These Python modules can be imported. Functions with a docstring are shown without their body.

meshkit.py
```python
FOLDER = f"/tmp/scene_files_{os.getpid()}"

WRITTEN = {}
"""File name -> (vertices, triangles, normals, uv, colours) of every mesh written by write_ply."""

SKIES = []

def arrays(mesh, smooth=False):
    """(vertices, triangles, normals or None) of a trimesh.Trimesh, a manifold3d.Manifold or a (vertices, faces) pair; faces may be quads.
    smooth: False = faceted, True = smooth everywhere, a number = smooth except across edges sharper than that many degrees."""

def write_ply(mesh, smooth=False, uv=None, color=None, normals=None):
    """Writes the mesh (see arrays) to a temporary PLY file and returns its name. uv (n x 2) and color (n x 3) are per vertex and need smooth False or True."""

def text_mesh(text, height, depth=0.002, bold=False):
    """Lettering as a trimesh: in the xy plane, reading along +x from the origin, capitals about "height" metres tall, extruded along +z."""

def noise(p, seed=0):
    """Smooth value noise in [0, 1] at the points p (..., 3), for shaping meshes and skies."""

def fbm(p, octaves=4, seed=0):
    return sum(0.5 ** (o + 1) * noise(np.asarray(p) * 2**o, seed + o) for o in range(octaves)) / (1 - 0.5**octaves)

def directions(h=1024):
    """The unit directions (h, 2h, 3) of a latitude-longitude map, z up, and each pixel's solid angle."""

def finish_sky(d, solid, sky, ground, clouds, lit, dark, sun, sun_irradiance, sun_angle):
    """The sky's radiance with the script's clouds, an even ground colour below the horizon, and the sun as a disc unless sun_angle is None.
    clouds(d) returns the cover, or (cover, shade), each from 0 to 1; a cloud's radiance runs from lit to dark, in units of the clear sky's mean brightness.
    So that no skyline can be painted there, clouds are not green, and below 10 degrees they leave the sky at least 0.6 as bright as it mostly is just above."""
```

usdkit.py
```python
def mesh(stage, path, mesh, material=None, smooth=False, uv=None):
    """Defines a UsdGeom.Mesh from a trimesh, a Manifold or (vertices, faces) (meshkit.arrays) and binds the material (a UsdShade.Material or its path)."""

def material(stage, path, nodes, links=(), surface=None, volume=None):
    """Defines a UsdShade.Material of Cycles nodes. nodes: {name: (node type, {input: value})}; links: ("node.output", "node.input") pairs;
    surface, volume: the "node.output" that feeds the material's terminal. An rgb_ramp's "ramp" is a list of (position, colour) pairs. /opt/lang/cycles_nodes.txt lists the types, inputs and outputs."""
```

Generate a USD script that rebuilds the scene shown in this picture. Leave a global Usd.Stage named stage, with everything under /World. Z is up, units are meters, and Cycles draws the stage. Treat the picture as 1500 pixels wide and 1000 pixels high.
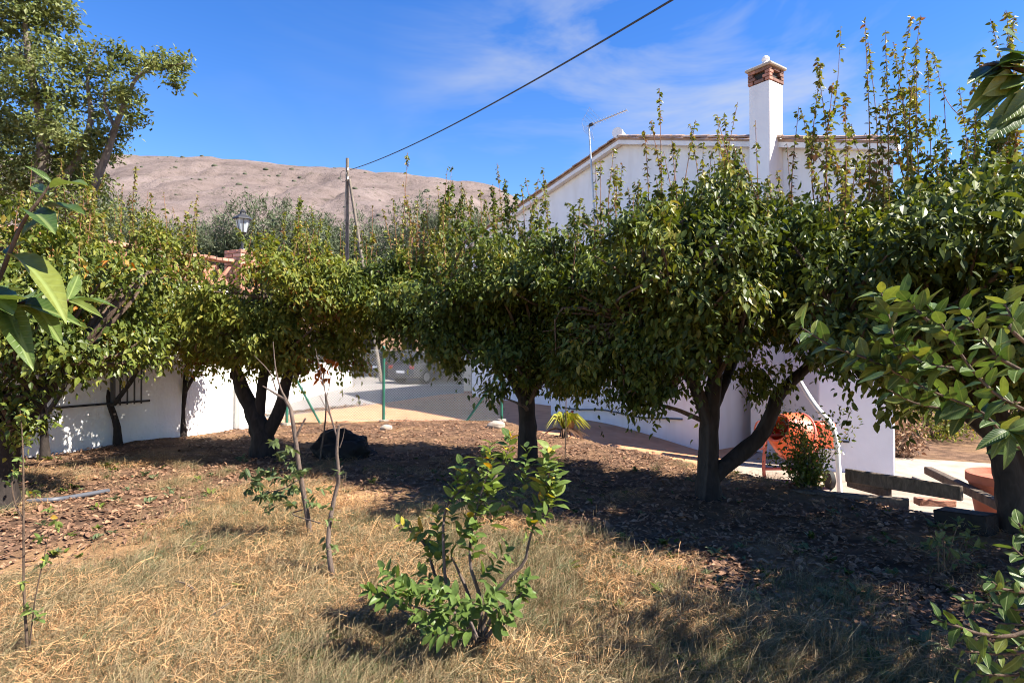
import math, random
import numpy as np
import trimesh
import usdkit, meshkit
from pxr import Usd, UsdGeom, UsdLux, UsdShade, Gf, Sdf, Vt

rng = np.random.default_rng(11)
random.seed(11)
stage = Usd.Stage.CreateInMemory()
UsdGeom.SetStageUpAxis(stage, UsdGeom.Tokens.z)
UsdGeom.Xform.Define(stage, '/World')
UsdGeom.Scope.Define(stage, '/World/Looks')

# ------------------------------------------------------------------ camera, sky, sun
EYE = 1.5
cam = UsdGeom.Camera.Define(stage, '/World/camera')
cam.CreateHorizontalApertureAttr(36.0)
cam.CreateVerticalApertureAttr(24.0)
cam.CreateFocalLengthAttr(21.6)
cam.CreateClippingRangeAttr(Gf.Vec2f(0.05, 20000))
cam.CreateExposureAttr(1.78)
cam.AddTranslateOp().Set(Gf.Vec3d(0, 0, EYE))
cam.AddRotateXYZOp().Set(Gf.Vec3f(90 + 0.64, 0, 0))

SUN_EL = math.radians(48)
SUN_AZ = math.atan2(0.955, -0.296)
SUN_DIR = np.array([math.sin(SUN_AZ) * math.cos(SUN_EL), math.cos(SUN_AZ) * math.cos(SUN_EL), math.sin(SUN_EL)])
sun = UsdLux.DistantLight.Define(stage, '/World/sun')
sun.CreateNormalizeAttr(True)
sun.CreateIntensityAttr(1.25)
sun.CreateAngleAttr(0.5)
sun.CreateColorAttr(Gf.Vec3f(1.0, 0.925, 0.82))
_z = Gf.Vec3d(*SUN_DIR)
sun.AddOrientOp().Set(Gf.Quatf(Gf.Rotation(Gf.Vec3d(0, 0, 1), _z).GetQuat()))

usdkit.material(stage, '/World/Looks/sky_light', {
    'sky': ('sky_texture', {'sky_type': 'single_scattering', 'sun_disc': False, 'sun_elevation': SUN_EL, 'sun_rotation': SUN_AZ, 'altitude': 700.0, 'air_density': 1.25, 'aerosol_density': 0.06, 'ozone_density': 3.0}),
    'tc': ('texture_coordinate', {}),
    'map': ('mapping', {'scale': (1.3, 1.0, 3.2), 'rotation': (0.15, 0.5, 0.3), 'location': (0.35, 0.2, 0.0)}),
    'n1': ('noise_texture', {'scale': 2.1, 'detail': 7.0, 'roughness': 0.55, 'distortion': 0.6}),
    'n2': ('noise_texture', {'scale': 1.25, 'detail': 2.0}),
    'r1': ('map_range', {'from_min': 0.47, 'from_max': 0.85, 'to_min': 0.0, 'to_max': 1.0, 'clamp': True}),
    'r2': ('map_range', {'from_min': 0.42, 'from_max': 0.68, 'to_min': 0.0, 'to_max': 0.8, 'clamp': True}),
    'mul': ('math', {'math_type': 'multiply'}),
    'hs': ('hsv', {'hue': 0.516, 'saturation': 1.35, 'value': 1.4}),
    'dt': ('vector_math', {'math_type': 'dot_product', 'vector2': (0.2443, 0.8786, 0.4103)}),
    'mk': ('map_range', {'from_min': 0.90, 'from_max': 0.995, 'to_min': 0.2, 'to_max': 1.9, 'clamp': True}),
    'mul2': ('math', {'math_type': 'multiply', 'use_clamp': True}),
    'mix': ('mix_color', {'b': (3.6, 4.0, 4.9)}),
    'bg': ('background_shader', {'strength': 0.05}),
}, [('tc.generated', 'map.vector'), ('map.vector', 'n1.vector'), ('tc.generated', 'n2.vector'), ('n1.fac', 'r1.value'), ('n2.fac', 'r2.value'),
    ('r1.result', 'mul.value1'), ('r2.result', 'mul.value2'), ('tc.generated', 'dt.vector1'), ('dt.value', 'mk.value'), ('mul.value', 'mul2.value1'), ('mk.result', 'mul2.value2'), ('mul2.value', 'mix.fac'), ('sky.color', 'hs.color'), ('hs.color', 'mix.a'), ('mix.result', 'bg.color')],
    surface='bg.background')
dome = UsdLux.DomeLight.Define(stage, '/World/sky')
dome.CreateIntensityAttr(1.0)
UsdShade.MaterialBindingAPI.Apply(dome.GetPrim()).Bind(UsdShade.Material.Get(stage, '/World/Looks/sky_light'))
dome.GetPrim().SetCustomDataByKey('kind', 'structure')

# ------------------------------------------------------------------ helpers
USED = {}
LOC = {}


def numbered(parent, name):
    k = parent + '/' + name
    n = USED.get(k, 0)
    USED[k] = n + 1
    return k if n == 0 else f'{k}_{n:03d}'


def tag(prim, label=None, cat=None, group=None, kind=None):
    for k, v in (('label', label), ('category', cat), ('group', group), ('kind', kind)):
        if v:
            prim.SetCustomDataByKey(k, v)
    return prim


def thing(name, label, cat, loc=(0, 0, 0), group=None):
    path = numbered('/World', name)
    x = UsdGeom.Xform.Define(stage, path)
    x.AddTranslateOp().Set(Gf.Vec3d(*map(float, loc)))
    LOC[path] = np.array(loc, float)
    return tag(x.GetPrim(), label, cat, group)


def obj(name, mesh, mat, parent=None, smooth=False, label=None, cat=None, group=None, kind=None, per=0, bias=0.0):
    """mesh: (V, F) in world coordinates or a trimesh."""
    pp = '/World' if parent is None else str(parent.GetPath())
    path = numbered(pp, name)
    loc = LOC.get(pp, np.zeros(3))
    LOC[path] = loc
    if isinstance(mesh, trimesh.Trimesh):
        mesh = (mesh.vertices, mesh.faces)
    V = np.asarray(mesh[0], float) - loc
    if parent is not None and not parent.IsA(UsdGeom.Mesh):
        pass
    m = usdkit.mesh(stage, path, (V, mesh[1]), MAT[mat], smooth=smooth)
    if per:
        tone(m, mesh[0], per, bias)
    tag(m.GetPrim(), label, cat, group, kind)
    return m.GetPrim()


def tone(m, V, per, bias=0.0):
    """One random value for each leaf of a mesh of leaves, drifting slowly from branch to branch."""
    n = len(V) // per
    c = np.asarray(V)[::per][:n]
    f = (meshkit.fbm(c * 1.6 + 3, 2, 8) - 0.5) * 0.9
    t = np.clip(rng.random(n) * 0.85 + 0.075 + f + bias, 0, 1)
    pv_ = UsdGeom.PrimvarsAPI(m).CreatePrimvar('tone', Sdf.ValueTypeNames.FloatArray, 'vertex')
    pv_.Set(Vt.FloatArray.FromNumpy(np.repeat(t, per)[:len(V)].astype(np.float32)))


def at(px, py, d):
    """World point seen at pixel (px, py) of the 1500 x 1000 photograph at distance d along the view axis."""
    return np.array([(px - 750) / 900 * d, d, EYE + (510 - py) / 900 * d])


def unit(v):
    v = np.asarray(v, float)
    return v / (np.linalg.norm(v, axis=-1, keepdims=True) + 1e-12)


def cat_mesh(parts):
    V, F, n = [], [], 0
    for v, f in parts:
        V.append(np.asarray(v, float)); F.append(np.asarray(f, int) + n); n += len(v)
    return np.vstack(V), np.vstack(F)


def spline(P, n):
    P = np.asarray(P, float)
    if len(P) < 3:
        t = np.linspace(0, 1, n)[:, None]
        return P[0] * (1 - t) + P[-1] * t
    Q = np.vstack([2 * P[0] - P[1], P, 2 * P[-1] - P[-2]])
    u = np.linspace(0, len(P) - 1 - 1e-9, n)
    i = u.astype(int); t = (u - i)[:, None]
    a, b, c, d = Q[i], Q[i + 1], Q[i + 2], Q[i + 3]
    return 0.5 * (2 * b + (c - a) * t + (2 * a - 5 * b + 4 * c - d) * t**2 + (3 * b - a - 3 * c + d) * t**3)


def tube(P, R, sides=8, n=None, rough=0.0, seed=0, cap=True):
    P = np.asarray(P, float)
    R = np.asarray(R, float) * np.ones(len(P))
    if n:
        x = np.linspace(0, 1, len(P))
        R = np.interp(np.linspace(0, 1, n), x, R)
        P = spline(P, n)
    T = unit(np.gradient(P, axis=0))
    ref = np.array([0.0, 0, 1]) if abs(T[0][2]) < 0.8 else np.array([1.0, 0, 0])
    A = np.zeros_like(P)
    a = unit(np.cross(T[0], ref))
    for i in range(len(P)):
        a = unit(a - T[i] * np.dot(a, T[i])); A[i] = a
    B = np.cross(T, A)
    ang = np.arange(sides) * 2 * np.pi / sides
    dirs = np.cos(ang)[None, :, None] * A[:, None] + np.sin(ang)[None, :, None] * B[:, None]
    rad = R[:, None] * np.ones(sides)[None]
    V = P[:, None] + dirs * rad[..., None]
    if rough:
        nz = meshkit.fbm(V * 9, 3, seed) - 0.5
        V = P[:, None] + dirs * (rad * (1 + rough * 2 * nz))[..., None]
    k = len(P)
    i, j = np.meshgrid(np.arange(k - 1), np.arange(sides), indexing='ij')
    q = np.stack([i * sides + j, i * sides + (j + 1) % sides, (i + 1) * sides + (j + 1) % sides, (i + 1) * sides + j], -1).reshape(-1, 4)
    F = np.vstack([q[:, [0, 1, 2]], q[:, [0, 2, 3]]])
    V = V.reshape(-1, 3)
    if cap:
        V = np.vstack([V, P[0], P[-1]])
        c0, c1 = len(V) - 2, len(V) - 1
        jj = np.arange(sides)
        F = np.vstack([F, np.stack([np.full(sides, c0), (jj + 1) % sides, jj], 1), np.stack([np.full(sides, c1), (k - 1) * sides + jj, (k - 1) * sides + (jj + 1) % sides], 1)])
    return V, F


def box(c, size, ax=None, bevel=0.0):
    """Box with centre c, size along axes ax (3 rows), chamfered by bevel."""
    s = np.asarray(size, float) / 2
    ax = np.eye(3) if ax is None else np.asarray(ax, float)
    if bevel > 0:
        import manifold3d
        pts = []
        for sx in (-1, 1):
            for sy in (-1, 1):
                for sz in (-1, 1):
                    p = np.array([sx, sy, sz]) * s
                    for k in range(3):
                        q = p.copy(); e = np.array([sx, sy, sz]) * bevel; e[k] = 0
                        pts.append(q - e)
        m = manifold3d.Manifold.hull_points(np.array(pts)).to_mesh()
        V, F = np.array(m.vert_properties[:, :3], float), np.array(m.tri_verts, int)
    else:
        b = trimesh.creation.box(s * 2); V, F = np.array(b.vertices), np.array(b.faces)
    return V @ ax + np.asarray(c, float), F


def beam(p, q, w, h, up=(0, 0, 1), bevel=0.006):
    p, q = np.asarray(p, float), np.asarray(q, float)
    x = unit(q - p); y = unit(np.cross(up, x)); z = np.cross(x, y)
    return box((p + q) / 2, (np.linalg.norm(q - p), w, h), [x, y, z], bevel)


def prism(poly, off):
    """Extrude a planar 3D polygon (n,3) by vector off; fan triangulated (convex)."""
    P = np.asarray(poly, float); n = len(P)
    V = np.vstack([P, P + np.asarray(off, float)])
    F = [[0, i + 1, i] for i in range(1, n - 1)] + [[n, n + i, n + i + 1] for i in range(1, n - 1)]
    for i in range(n):
        j = (i + 1) % n
        F += [[i, j, n + j], [i, n + j, n + i]]
    return V, np.array(F)


def smooth01(x):
    x = np.clip(x, 0, 1)
    return x * x * (3 - 2 * x)


# ------------------------------------------------------------------ materials
MAT = {}


def mk(name, nodes, links, surface='p.BSDF'):
    MAT[name] = usdkit.material(stage, '/World/Looks/' + name, nodes, links, surface=surface)


def flat(name, col, rough=0.6, metal=0.0, var=0.15, scale=6.0, bump=0.0, bscale=60.0, spec=0.5, dirt=None):
    c = np.array(col)
    nodes = {'tc': ('geometry', {}), 'n': ('noise_texture', {'scale': scale, 'detail': 5.0, 'roughness': 0.6}),
             'r': ('rgb_ramp', {'ramp': [(0.3, tuple(c * (1 - var))), (0.5, tuple(c)), (0.72, tuple(np.minimum(c * (1 + var), 0.95)))]}),
             'p': ('principled_bsdf', {'roughness': rough, 'metallic': metal, 'specular_ior_level': spec})}
    links = [('tc.position', 'n.vector'), ('n.fac', 'r.fac')]
    last = 'r.color'
    if dirt is not None:
        nodes['n3'] = ('noise_texture', {'scale': 1.3, 'detail': 7.0, 'roughness': 0.65})
        nodes['m3'] = ('map_range', {'from_min': 0.5, 'from_max': 0.75, 'to_min': 0.0, 'to_max': 0.6, 'clamp': True})
        nodes['x3'] = ('mix_color', {'b': dirt})
        nodes['mp3'] = ('mapping', {'scale': (2.2, 2.2, 0.45)})
        links += [('tc.position', 'mp3.vector'), ('mp3.vector', 'n3.vector'), ('n3.fac', 'm3.value'), ('m3.result', 'x3.fac'), (last, 'x3.a')]
        last = 'x3.result'
    links.append((last, 'p.base_color'))
    if bump:
        nodes['n2'] = ('noise_texture', {'scale': bscale, 'detail': 4.0})
        nodes['b'] = ('bump', {'strength': bump, 'distance': 0.02})
        links += [('tc.position', 'n2.vector'), ('n2.fac', 'b.height'), ('b.normal', 'p.normal')]
    mk(name, nodes, links)


def leafmat(name, ramp, trans=0.35, rough=0.42, veins=False, spec=0.5):
    # the noise only mottles each leaf a little
    nodes = {'g': ('geometry', {}), 'oi': ('object_info', {}), 'at': ('attribute', {'attribute': 'tone'}),
             'r': ('rgb_ramp', {'ramp': ramp}),
             'n': ('noise_texture', {'scale': 90.0, 'detail': 2.0}),
             'v': ('mix_color', {'blend_type': 'overlay', 'fac': 0.35}),
             'p': ('principled_bsdf', {'roughness': rough, 'specular_ior_level': spec * 0.45}),
             'hs': ('hsv', {'hue': 0.485, 'saturation': 1.15, 'value': 1.15}),
             't': ('translucent_bsdf', {}),
             'm': ('mix_closure', {'fac': trans})}
    links = [('r.color', 'v.a'), ('g.position', 'n.vector'), ('n.fac', 'v.b'), ('v.result', 'hs.color'), ('hs.color', 't.color'),
             ('p.BSDF', 'm.closure1'), ('t.BSDF', 'm.closure2')]
    if veins:
        nodes.update({'tc': ('texture_coordinate', {}), 'sx': ('separate_xyz', {}),
                      'ab': ('math', {'math_type': 'absolute'}),
                      'k': ('math', {'math_type': 'multiply_add', 'value2': -1.1}),
                      'f': ('math', {'math_type': 'multiply', 'value2': 76.0}), 'sn': ('math', {'math_type': 'sine'}),
                      'pw': ('map_range', {'from_min': 0.72, 'from_max': 1.0, 'to_min': 0.0, 'to_max': 0.2, 'clamp': True}),
                      'mid': ('map_range', {'from_min': 0.012, 'from_max': 0.03, 'to_min': 0.6, 'to_max': 0.0, 'clamp': True}),
                      'mx': ('math', {'math_type': 'maximum'}),
                      'vc': ('mix_color', {'b': (0.24, 0.3, 0.1)}),
                      'b': ('bump', {'strength': 0.5, 'distance': 0.004, 'invert': True})})
        links += [('oi.random', 'r.fac'), ('tc.object', 'sx.vector'), ('sx.y', 'ab.value1'), ('ab.value', 'k.value1'), ('sx.x', 'k.value3'), ('k.value', 'f.value1'), ('f.value', 'sn.value1'),
                  ('sn.value', 'pw.value'), ('ab.value', 'mid.value'), ('pw.result', 'mx.value1'), ('mid.result', 'mx.value2'), ('mx.value', 'vc.fac'),
                  ('v.result', 'vc.a'), ('vc.result', 'p.base_color'), ('mx.value', 'b.height'), ('b.normal', 'p.normal')]
    else:
        links += [('at.fac', 'r.fac'), ('v.result', 'p.base_color')]
    mk(name, nodes, links, surface='m.closure')


G1, G2, G3 = (0.038, 0.058, 0.011), (0.075, 0.102, 0.018), (0.125, 0.152, 0.028)
YG, YE, OR, BR = (0.20, 0.205, 0.042), (0.32, 0.25, 0.05), (0.42, 0.17, 0.035), (0.16, 0.075, 0.03)
leafmat('leaf_green', [(0, (0.032, 0.050, 0.010)), (0.4, (0.064, 0.090, 0.016)), (0.80, (0.112, 0.145, 0.024)), (0.95, YG), (1, (0.24, 0.22, 0.045))], 0.28, 0.42)
leafmat('leaf_mid', [(0, G1), (0.35, G2), (0.72, G3), (0.92, YG), (0.985, YE), (1, OR)], 0.26, 0.38)
leafmat('leaf_yellowing', [(0, G2), (0.3, G3), (0.6, (0.17, 0.20, 0.038)), (0.84, (0.26, 0.255, 0.05)), (0.945, YE), (0.985, OR), (1, BR)], 0.4, 0.42)
leafmat('leaf_shoot', [(0, G2), (0.3, G3), (0.6, YG), (0.85, (0.26, 0.22, 0.06)), (1, (0.22, 0.11, 0.05))], 0.35, 0.4)
leafmat('leaf_orange', [(0, (0.5, 0.16, 0.03)), (0.6, (0.55, 0.26, 0.05)), (1, (0.3, 0.2, 0.05))], 0.4, 0.5)
leafmat('leaf_grey_tree', [(0, (0.06, 0.085, 0.022)), (0.5, (0.14, 0.17, 0.05)), (1, (0.24, 0.265, 0.11))], 0.35, 0.42)
leafmat('leaf_olive', [(0, (0.045, 0.065, 0.03)), (0.5, (0.10, 0.125, 0.065)), (1, (0.17, 0.19, 0.115))], 0.25, 0.5)
leafmat('leaf_near', [(0, (0.032, 0.064, 0.016)), (0.5, (0.06, 0.105, 0.025)), (0.85, (0.10, 0.145, 0.034)), (1, (0.17, 0.19, 0.04))], 0.32, 0.38, veins=True)
leafmat('leaf_bush', [(0, (0.075, 0.125, 0.03)), (0.5, (0.13, 0.19, 0.045)), (0.88, (0.2, 0.25, 0.06)), (0.96, (0.4, 0.3, 0.03)), (1, (0.5, 0.3, 0.05))], 0.36, 0.4, veins=True)
leafmat('leaf_twin', [(0, (0.06, 0.09, 0.04)), (0.6, (0.10, 0.14, 0.06)), (1, (0.16, 0.19, 0.06))], 0.35, 0.45, veins=True)
leafmat('leaf_twin_weed', [(0, (0.07, 0.1, 0.045)), (0.6, (0.12, 0.15, 0.07)), (1, (0.2, 0.22, 0.11))], 0.3, 0.5)
leafmat('leaf_palm', [(0, (0.16, 0.2, 0.03)), (0.6, (0.34, 0.34, 0.05)), (1, (0.45, 0.36, 0.08))], 0.35, 0.45)
leafmat('leaf_dead', [(0, (0.05, 0.03, 0.02)), (0.4, (0.125, 0.07, 0.043)), (0.7, (0.23, 0.13, 0.08)), (0.88, (0.36, 0.21, 0.12)), (1, (0.46, 0.33, 0.21))], 0.12, 0.6)
leafmat('grass_straw', [(0, (0.24, 0.13, 0.058)), (0.4, (0.42, 0.245, 0.11)), (0.8, (0.54, 0.34, 0.16)), (1, (0.66, 0.47, 0.25))], 0.2, 0.55)
leafmat('grass_dry', [(0, (0.14, 0.105, 0.055)), (0.5, (0.25, 0.19, 0.10)), (1, (0.40, 0.30, 0.165))], 0.25, 0.55)
leafmat('grass_green', [(0, (0.075, 0.092, 0.04)), (0.6, (0.14, 0.155, 0.075)), (1, (0.26, 0.245, 0.13))], 0.25, 0.5)


def bark(name, c, scale=14.0):
    c = np.array(c)
    mk(name, {'g': ('geometry', {}), 'mp': ('mapping', {'scale': (1, 1, 0.35)}), 'n': ('noise_texture', {'scale': scale, 'detail': 8.0, 'roughness': 0.7, 'distortion': 0.8}),
              'r': ('rgb_ramp', {'ramp': [(0.3, tuple(c * 0.45)), (0.5, tuple(c)), (0.7, tuple(c * 1.6))]}),
              'b': ('bump', {'strength': 0.9, 'distance': 0.015}), 'p': ('principled_bsdf', {'roughness': 0.85, 'specular_ior_level': 0.25})},
       [('g.position', 'mp.vector'), ('mp.vector', 'n.vector'), ('n.fac', 'r.fac'), ('r.color', 'p.base_color'), ('n.fac', 'b.height'), ('b.normal', 'p.normal')])


bark('bark_dark', (0.027, 0.021, 0.018))
bark('bark_grey', (0.115, 0.085, 0.068), 30.0)
bark('bark_twig', (0.095, 0.065, 0.045), 40.0)
bark('bark_red_twig', (0.20, 0.095, 0.05), 40.0)
bark('bark_pale', (0.12, 0.10, 0.08), 8.0)
bark('wood_weathered', (0.11, 0.085, 0.065), 18.0)
bark('wood_pole', (0.15, 0.125, 0.10), 10.0)
flat('white_wall', (0.63, 0.62, 0.615), 0.85, var=0.04, scale=2.5, bump=0.10, bscale=60, spec=0.2, dirt=(0.52, 0.49, 0.455))
flat('white_wall_garden', (0.80, 0.79, 0.77), 0.85, var=0.05, scale=3, bump=0.45, bscale=22, spec=0.2, dirt=(0.60, 0.56, 0.5))
flat('brick_red', (0.42, 0.19, 0.12), 0.8, var=0.3, scale=9, bump=0.4, bscale=90)
flat('brick_pale', (0.47, 0.24, 0.16), 0.8, var=0.3, scale=9, bump=0.4, bscale=90)
flat('brick_dark', (0.34, 0.15, 0.10), 0.8, var=0.3, scale=9, bump=0.4, bscale=90)
flat('brick_sooty', (0.17, 0.085, 0.06), 0.85, var=0.35, scale=9, bump=0.4, bscale=90)
flat('tile_a', (0.36, 0.225, 0.15), 0.8, var=0.3, scale=5, bump=0.3, dirt=(0.22, 0.18, 0.13))
flat('tile_b', (0.42, 0.285, 0.20), 0.8, var=0.3, scale=5, bump=0.3, dirt=(0.25, 0.2, 0.15))
flat('tile_c', (0.30, 0.19, 0.13), 0.8, var=0.3, scale=5, bump=0.3, dirt=(0.16, 0.13, 0.1))
flat('mortar', (0.42, 0.36, 0.30), 0.9, var=0.15)
flat('dark_void', (0.02, 0.018, 0.016), 0.9)
flat('iron', (0.03, 0.03, 0.032), 0.5, var=0.2)
flat('galvanised', (0.42, 0.43, 0.44), 0.4, metal=0.8, var=0.15)
flat('wire_fence', (0.5, 0.54, 0.5), 0.5, metal=0.3)
flat('green_paint', (0.018, 0.105, 0.07), 0.45, var=0.2)
flat('cable', (0.015, 0.015, 0.017), 0.5)
flat('hose_grey', (0.07, 0.075, 0.09), 0.5)
flat('pipe_white', (0.82, 0.82, 0.82), 0.35, var=0.05)
flat('mixer_orange', (0.60, 0.095, 0.022), 0.45, var=0.25, scale=12, dirt=(0.33, 0.24, 0.19), bump=0.2)
flat('mixer_frame', (0.42, 0.10, 0.07), 0.5, var=0.25)
flat('terracotta', (0.36, 0.105, 0.055), 0.7, var=0.2, bump=0.2)
flat('black_plastic', (0.014, 0.012, 0.011), 0.75, var=0.4, bump=0.9, bscale=25, spec=0.25)
flat('cream_paint', (0.60, 0.53, 0.42), 0.7, var=0.08)
flat('car_paint', (0.03, 0.033, 0.04), 0.25)
flat('car_glass', (0.012, 0.014, 0.016), 0.08)
flat('rubber', (0.018, 0.018, 0.018), 0.8)
flat('red_plastic', (0.45, 0.02, 0.02), 0.3)
flat('plate_white', (0.8, 0.8, 0.78), 0.4)
leafmat('petal_pink', [(0, (0.6, 0.2, 0.16)), (1, (0.75, 0.35, 0.28))], 0.3, 0.5)
flat('fabric_red', (0.45, 0.05, 0.05), 0.8)
mk('lamp_glass', {'p': ('principled_bsdf', {'base_color': (0.42, 0.46, 0.48), 'roughness': 0.35})}, [])
flat('metal_sheet', (0.30, 0.29, 0.28), 0.6, var=0.2)

# ground: straw and soil, brown litter under the trees
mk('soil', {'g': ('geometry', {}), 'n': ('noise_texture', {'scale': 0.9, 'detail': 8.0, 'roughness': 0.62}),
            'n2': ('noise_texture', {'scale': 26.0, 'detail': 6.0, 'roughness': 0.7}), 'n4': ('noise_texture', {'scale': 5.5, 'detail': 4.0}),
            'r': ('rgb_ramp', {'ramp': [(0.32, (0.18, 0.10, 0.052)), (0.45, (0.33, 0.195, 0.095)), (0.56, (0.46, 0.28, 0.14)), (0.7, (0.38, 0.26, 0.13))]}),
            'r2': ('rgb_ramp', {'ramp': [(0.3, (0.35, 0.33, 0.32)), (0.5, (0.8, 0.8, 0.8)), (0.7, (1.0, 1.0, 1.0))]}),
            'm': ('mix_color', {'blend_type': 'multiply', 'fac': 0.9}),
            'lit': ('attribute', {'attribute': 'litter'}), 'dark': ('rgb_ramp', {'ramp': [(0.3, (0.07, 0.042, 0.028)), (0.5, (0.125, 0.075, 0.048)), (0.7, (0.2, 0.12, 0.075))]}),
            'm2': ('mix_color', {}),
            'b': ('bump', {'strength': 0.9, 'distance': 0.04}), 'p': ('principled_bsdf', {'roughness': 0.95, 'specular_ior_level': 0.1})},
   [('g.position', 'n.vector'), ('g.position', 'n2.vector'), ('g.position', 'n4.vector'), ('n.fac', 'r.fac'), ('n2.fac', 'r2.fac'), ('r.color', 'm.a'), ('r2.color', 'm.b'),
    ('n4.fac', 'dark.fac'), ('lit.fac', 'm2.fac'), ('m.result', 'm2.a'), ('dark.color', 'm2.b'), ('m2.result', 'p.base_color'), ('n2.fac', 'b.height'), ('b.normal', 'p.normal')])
flat('gravel_drive', (0.215, 0.197, 0.185), 0.9, var=0.22, scale=45, bump=0.5, bscale=120, dirt=(0.165, 0.14, 0.12))
flat('concrete_pale', (0.30, 0.235, 0.18), 0.9, var=0.25, scale=4, bump=0.4, dirt=(0.2, 0.125, 0.08))
mk('patio_orange', {'g': ('geometry', {}), 'n': ('noise_texture', {'scale': 3.0, 'detail': 7.0, 'roughness': 0.6}), 'n2': ('noise_texture', {'scale': 60.0, 'detail': 3.0}),
                    'r': ('rgb_ramp', {'ramp': [(0.3, (0.38, 0.165, 0.075)), (0.5, (0.48, 0.22, 0.105)), (0.7, (0.53, 0.265, 0.135))]}),
                    'b': ('bump', {'strength': 0.3, 'distance': 0.01}), 'p': ('principled_bsdf', {'roughness': 0.85})},
   [('g.position', 'n.vector'), ('g.position', 'n2.vector'), ('n.fac', 'r.fac'), ('r.color', 'p.base_color'), ('n2.fac', 'b.height'), ('b.normal', 'p.normal')])
mk('hill_rock', {'g': ('geometry', {}), 'mp': ('mapping', {'scale': (1, 1, 3.0)}), 'n': ('noise_texture', {'scale': 0.02, 'detail': 9.0, 'roughness': 0.62}), 'n2': ('noise_texture', {'scale': 0.16, 'detail': 5.0, 'roughness': 0.7}),
                 'r': ('rgb_ramp', {'ramp': [(0.3, (0.115, 0.088, 0.079)), (0.5, (0.15, 0.117, 0.106)), (0.7, (0.185, 0.148, 0.137))]}),
                 'r2': ('rgb_ramp', {'ramp': [(0.34, (0.45, 0.5, 0.40)), (0.44, (0.9, 0.9, 0.88)), (0.6, (1, 1, 1))]}),
                 'm': ('mix_color', {'blend_type': 'multiply', 'fac': 0.8}),
                 'b': ('bump', {'strength': 0.7, 'distance': 4.0}),
                 'p': ('principled_bsdf', {'roughness': 0.95, 'specular_ior_level': 0.1})},
   [('g.position', 'mp.vector'), ('mp.vector', 'n.vector'), ('g.position', 'n2.vector'), ('n.fac', 'r.fac'), ('n2.fac', 'r2.fac'), ('r.color', 'm.a'), ('r2.color', 'm.b'), ('m.result', 'p.base_color'), ('n2.fac', 'b.height'), ('b.normal', 'p.normal')])
flat('mountain_far', (0.10, 0.105, 0.13), 0.95, var=0.25, scale=0.01)
flat('stone', (0.34, 0.29, 0.24), 0.9, var=0.2, bump=0.5)

# ------------------------------------------------------------------ terrain
E0 = np.array([-0.2, 12.4]); ED = np.array([0.51, -0.86]); EM = np.array([0.86, 0.51])
TREES = dict(left_end=(-4.75, 5.75), left=(-3.53, 8.70), middle=(0.19, 7.94), right=(2.0, 6.28), right_end=(4.22, 5.1))


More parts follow.
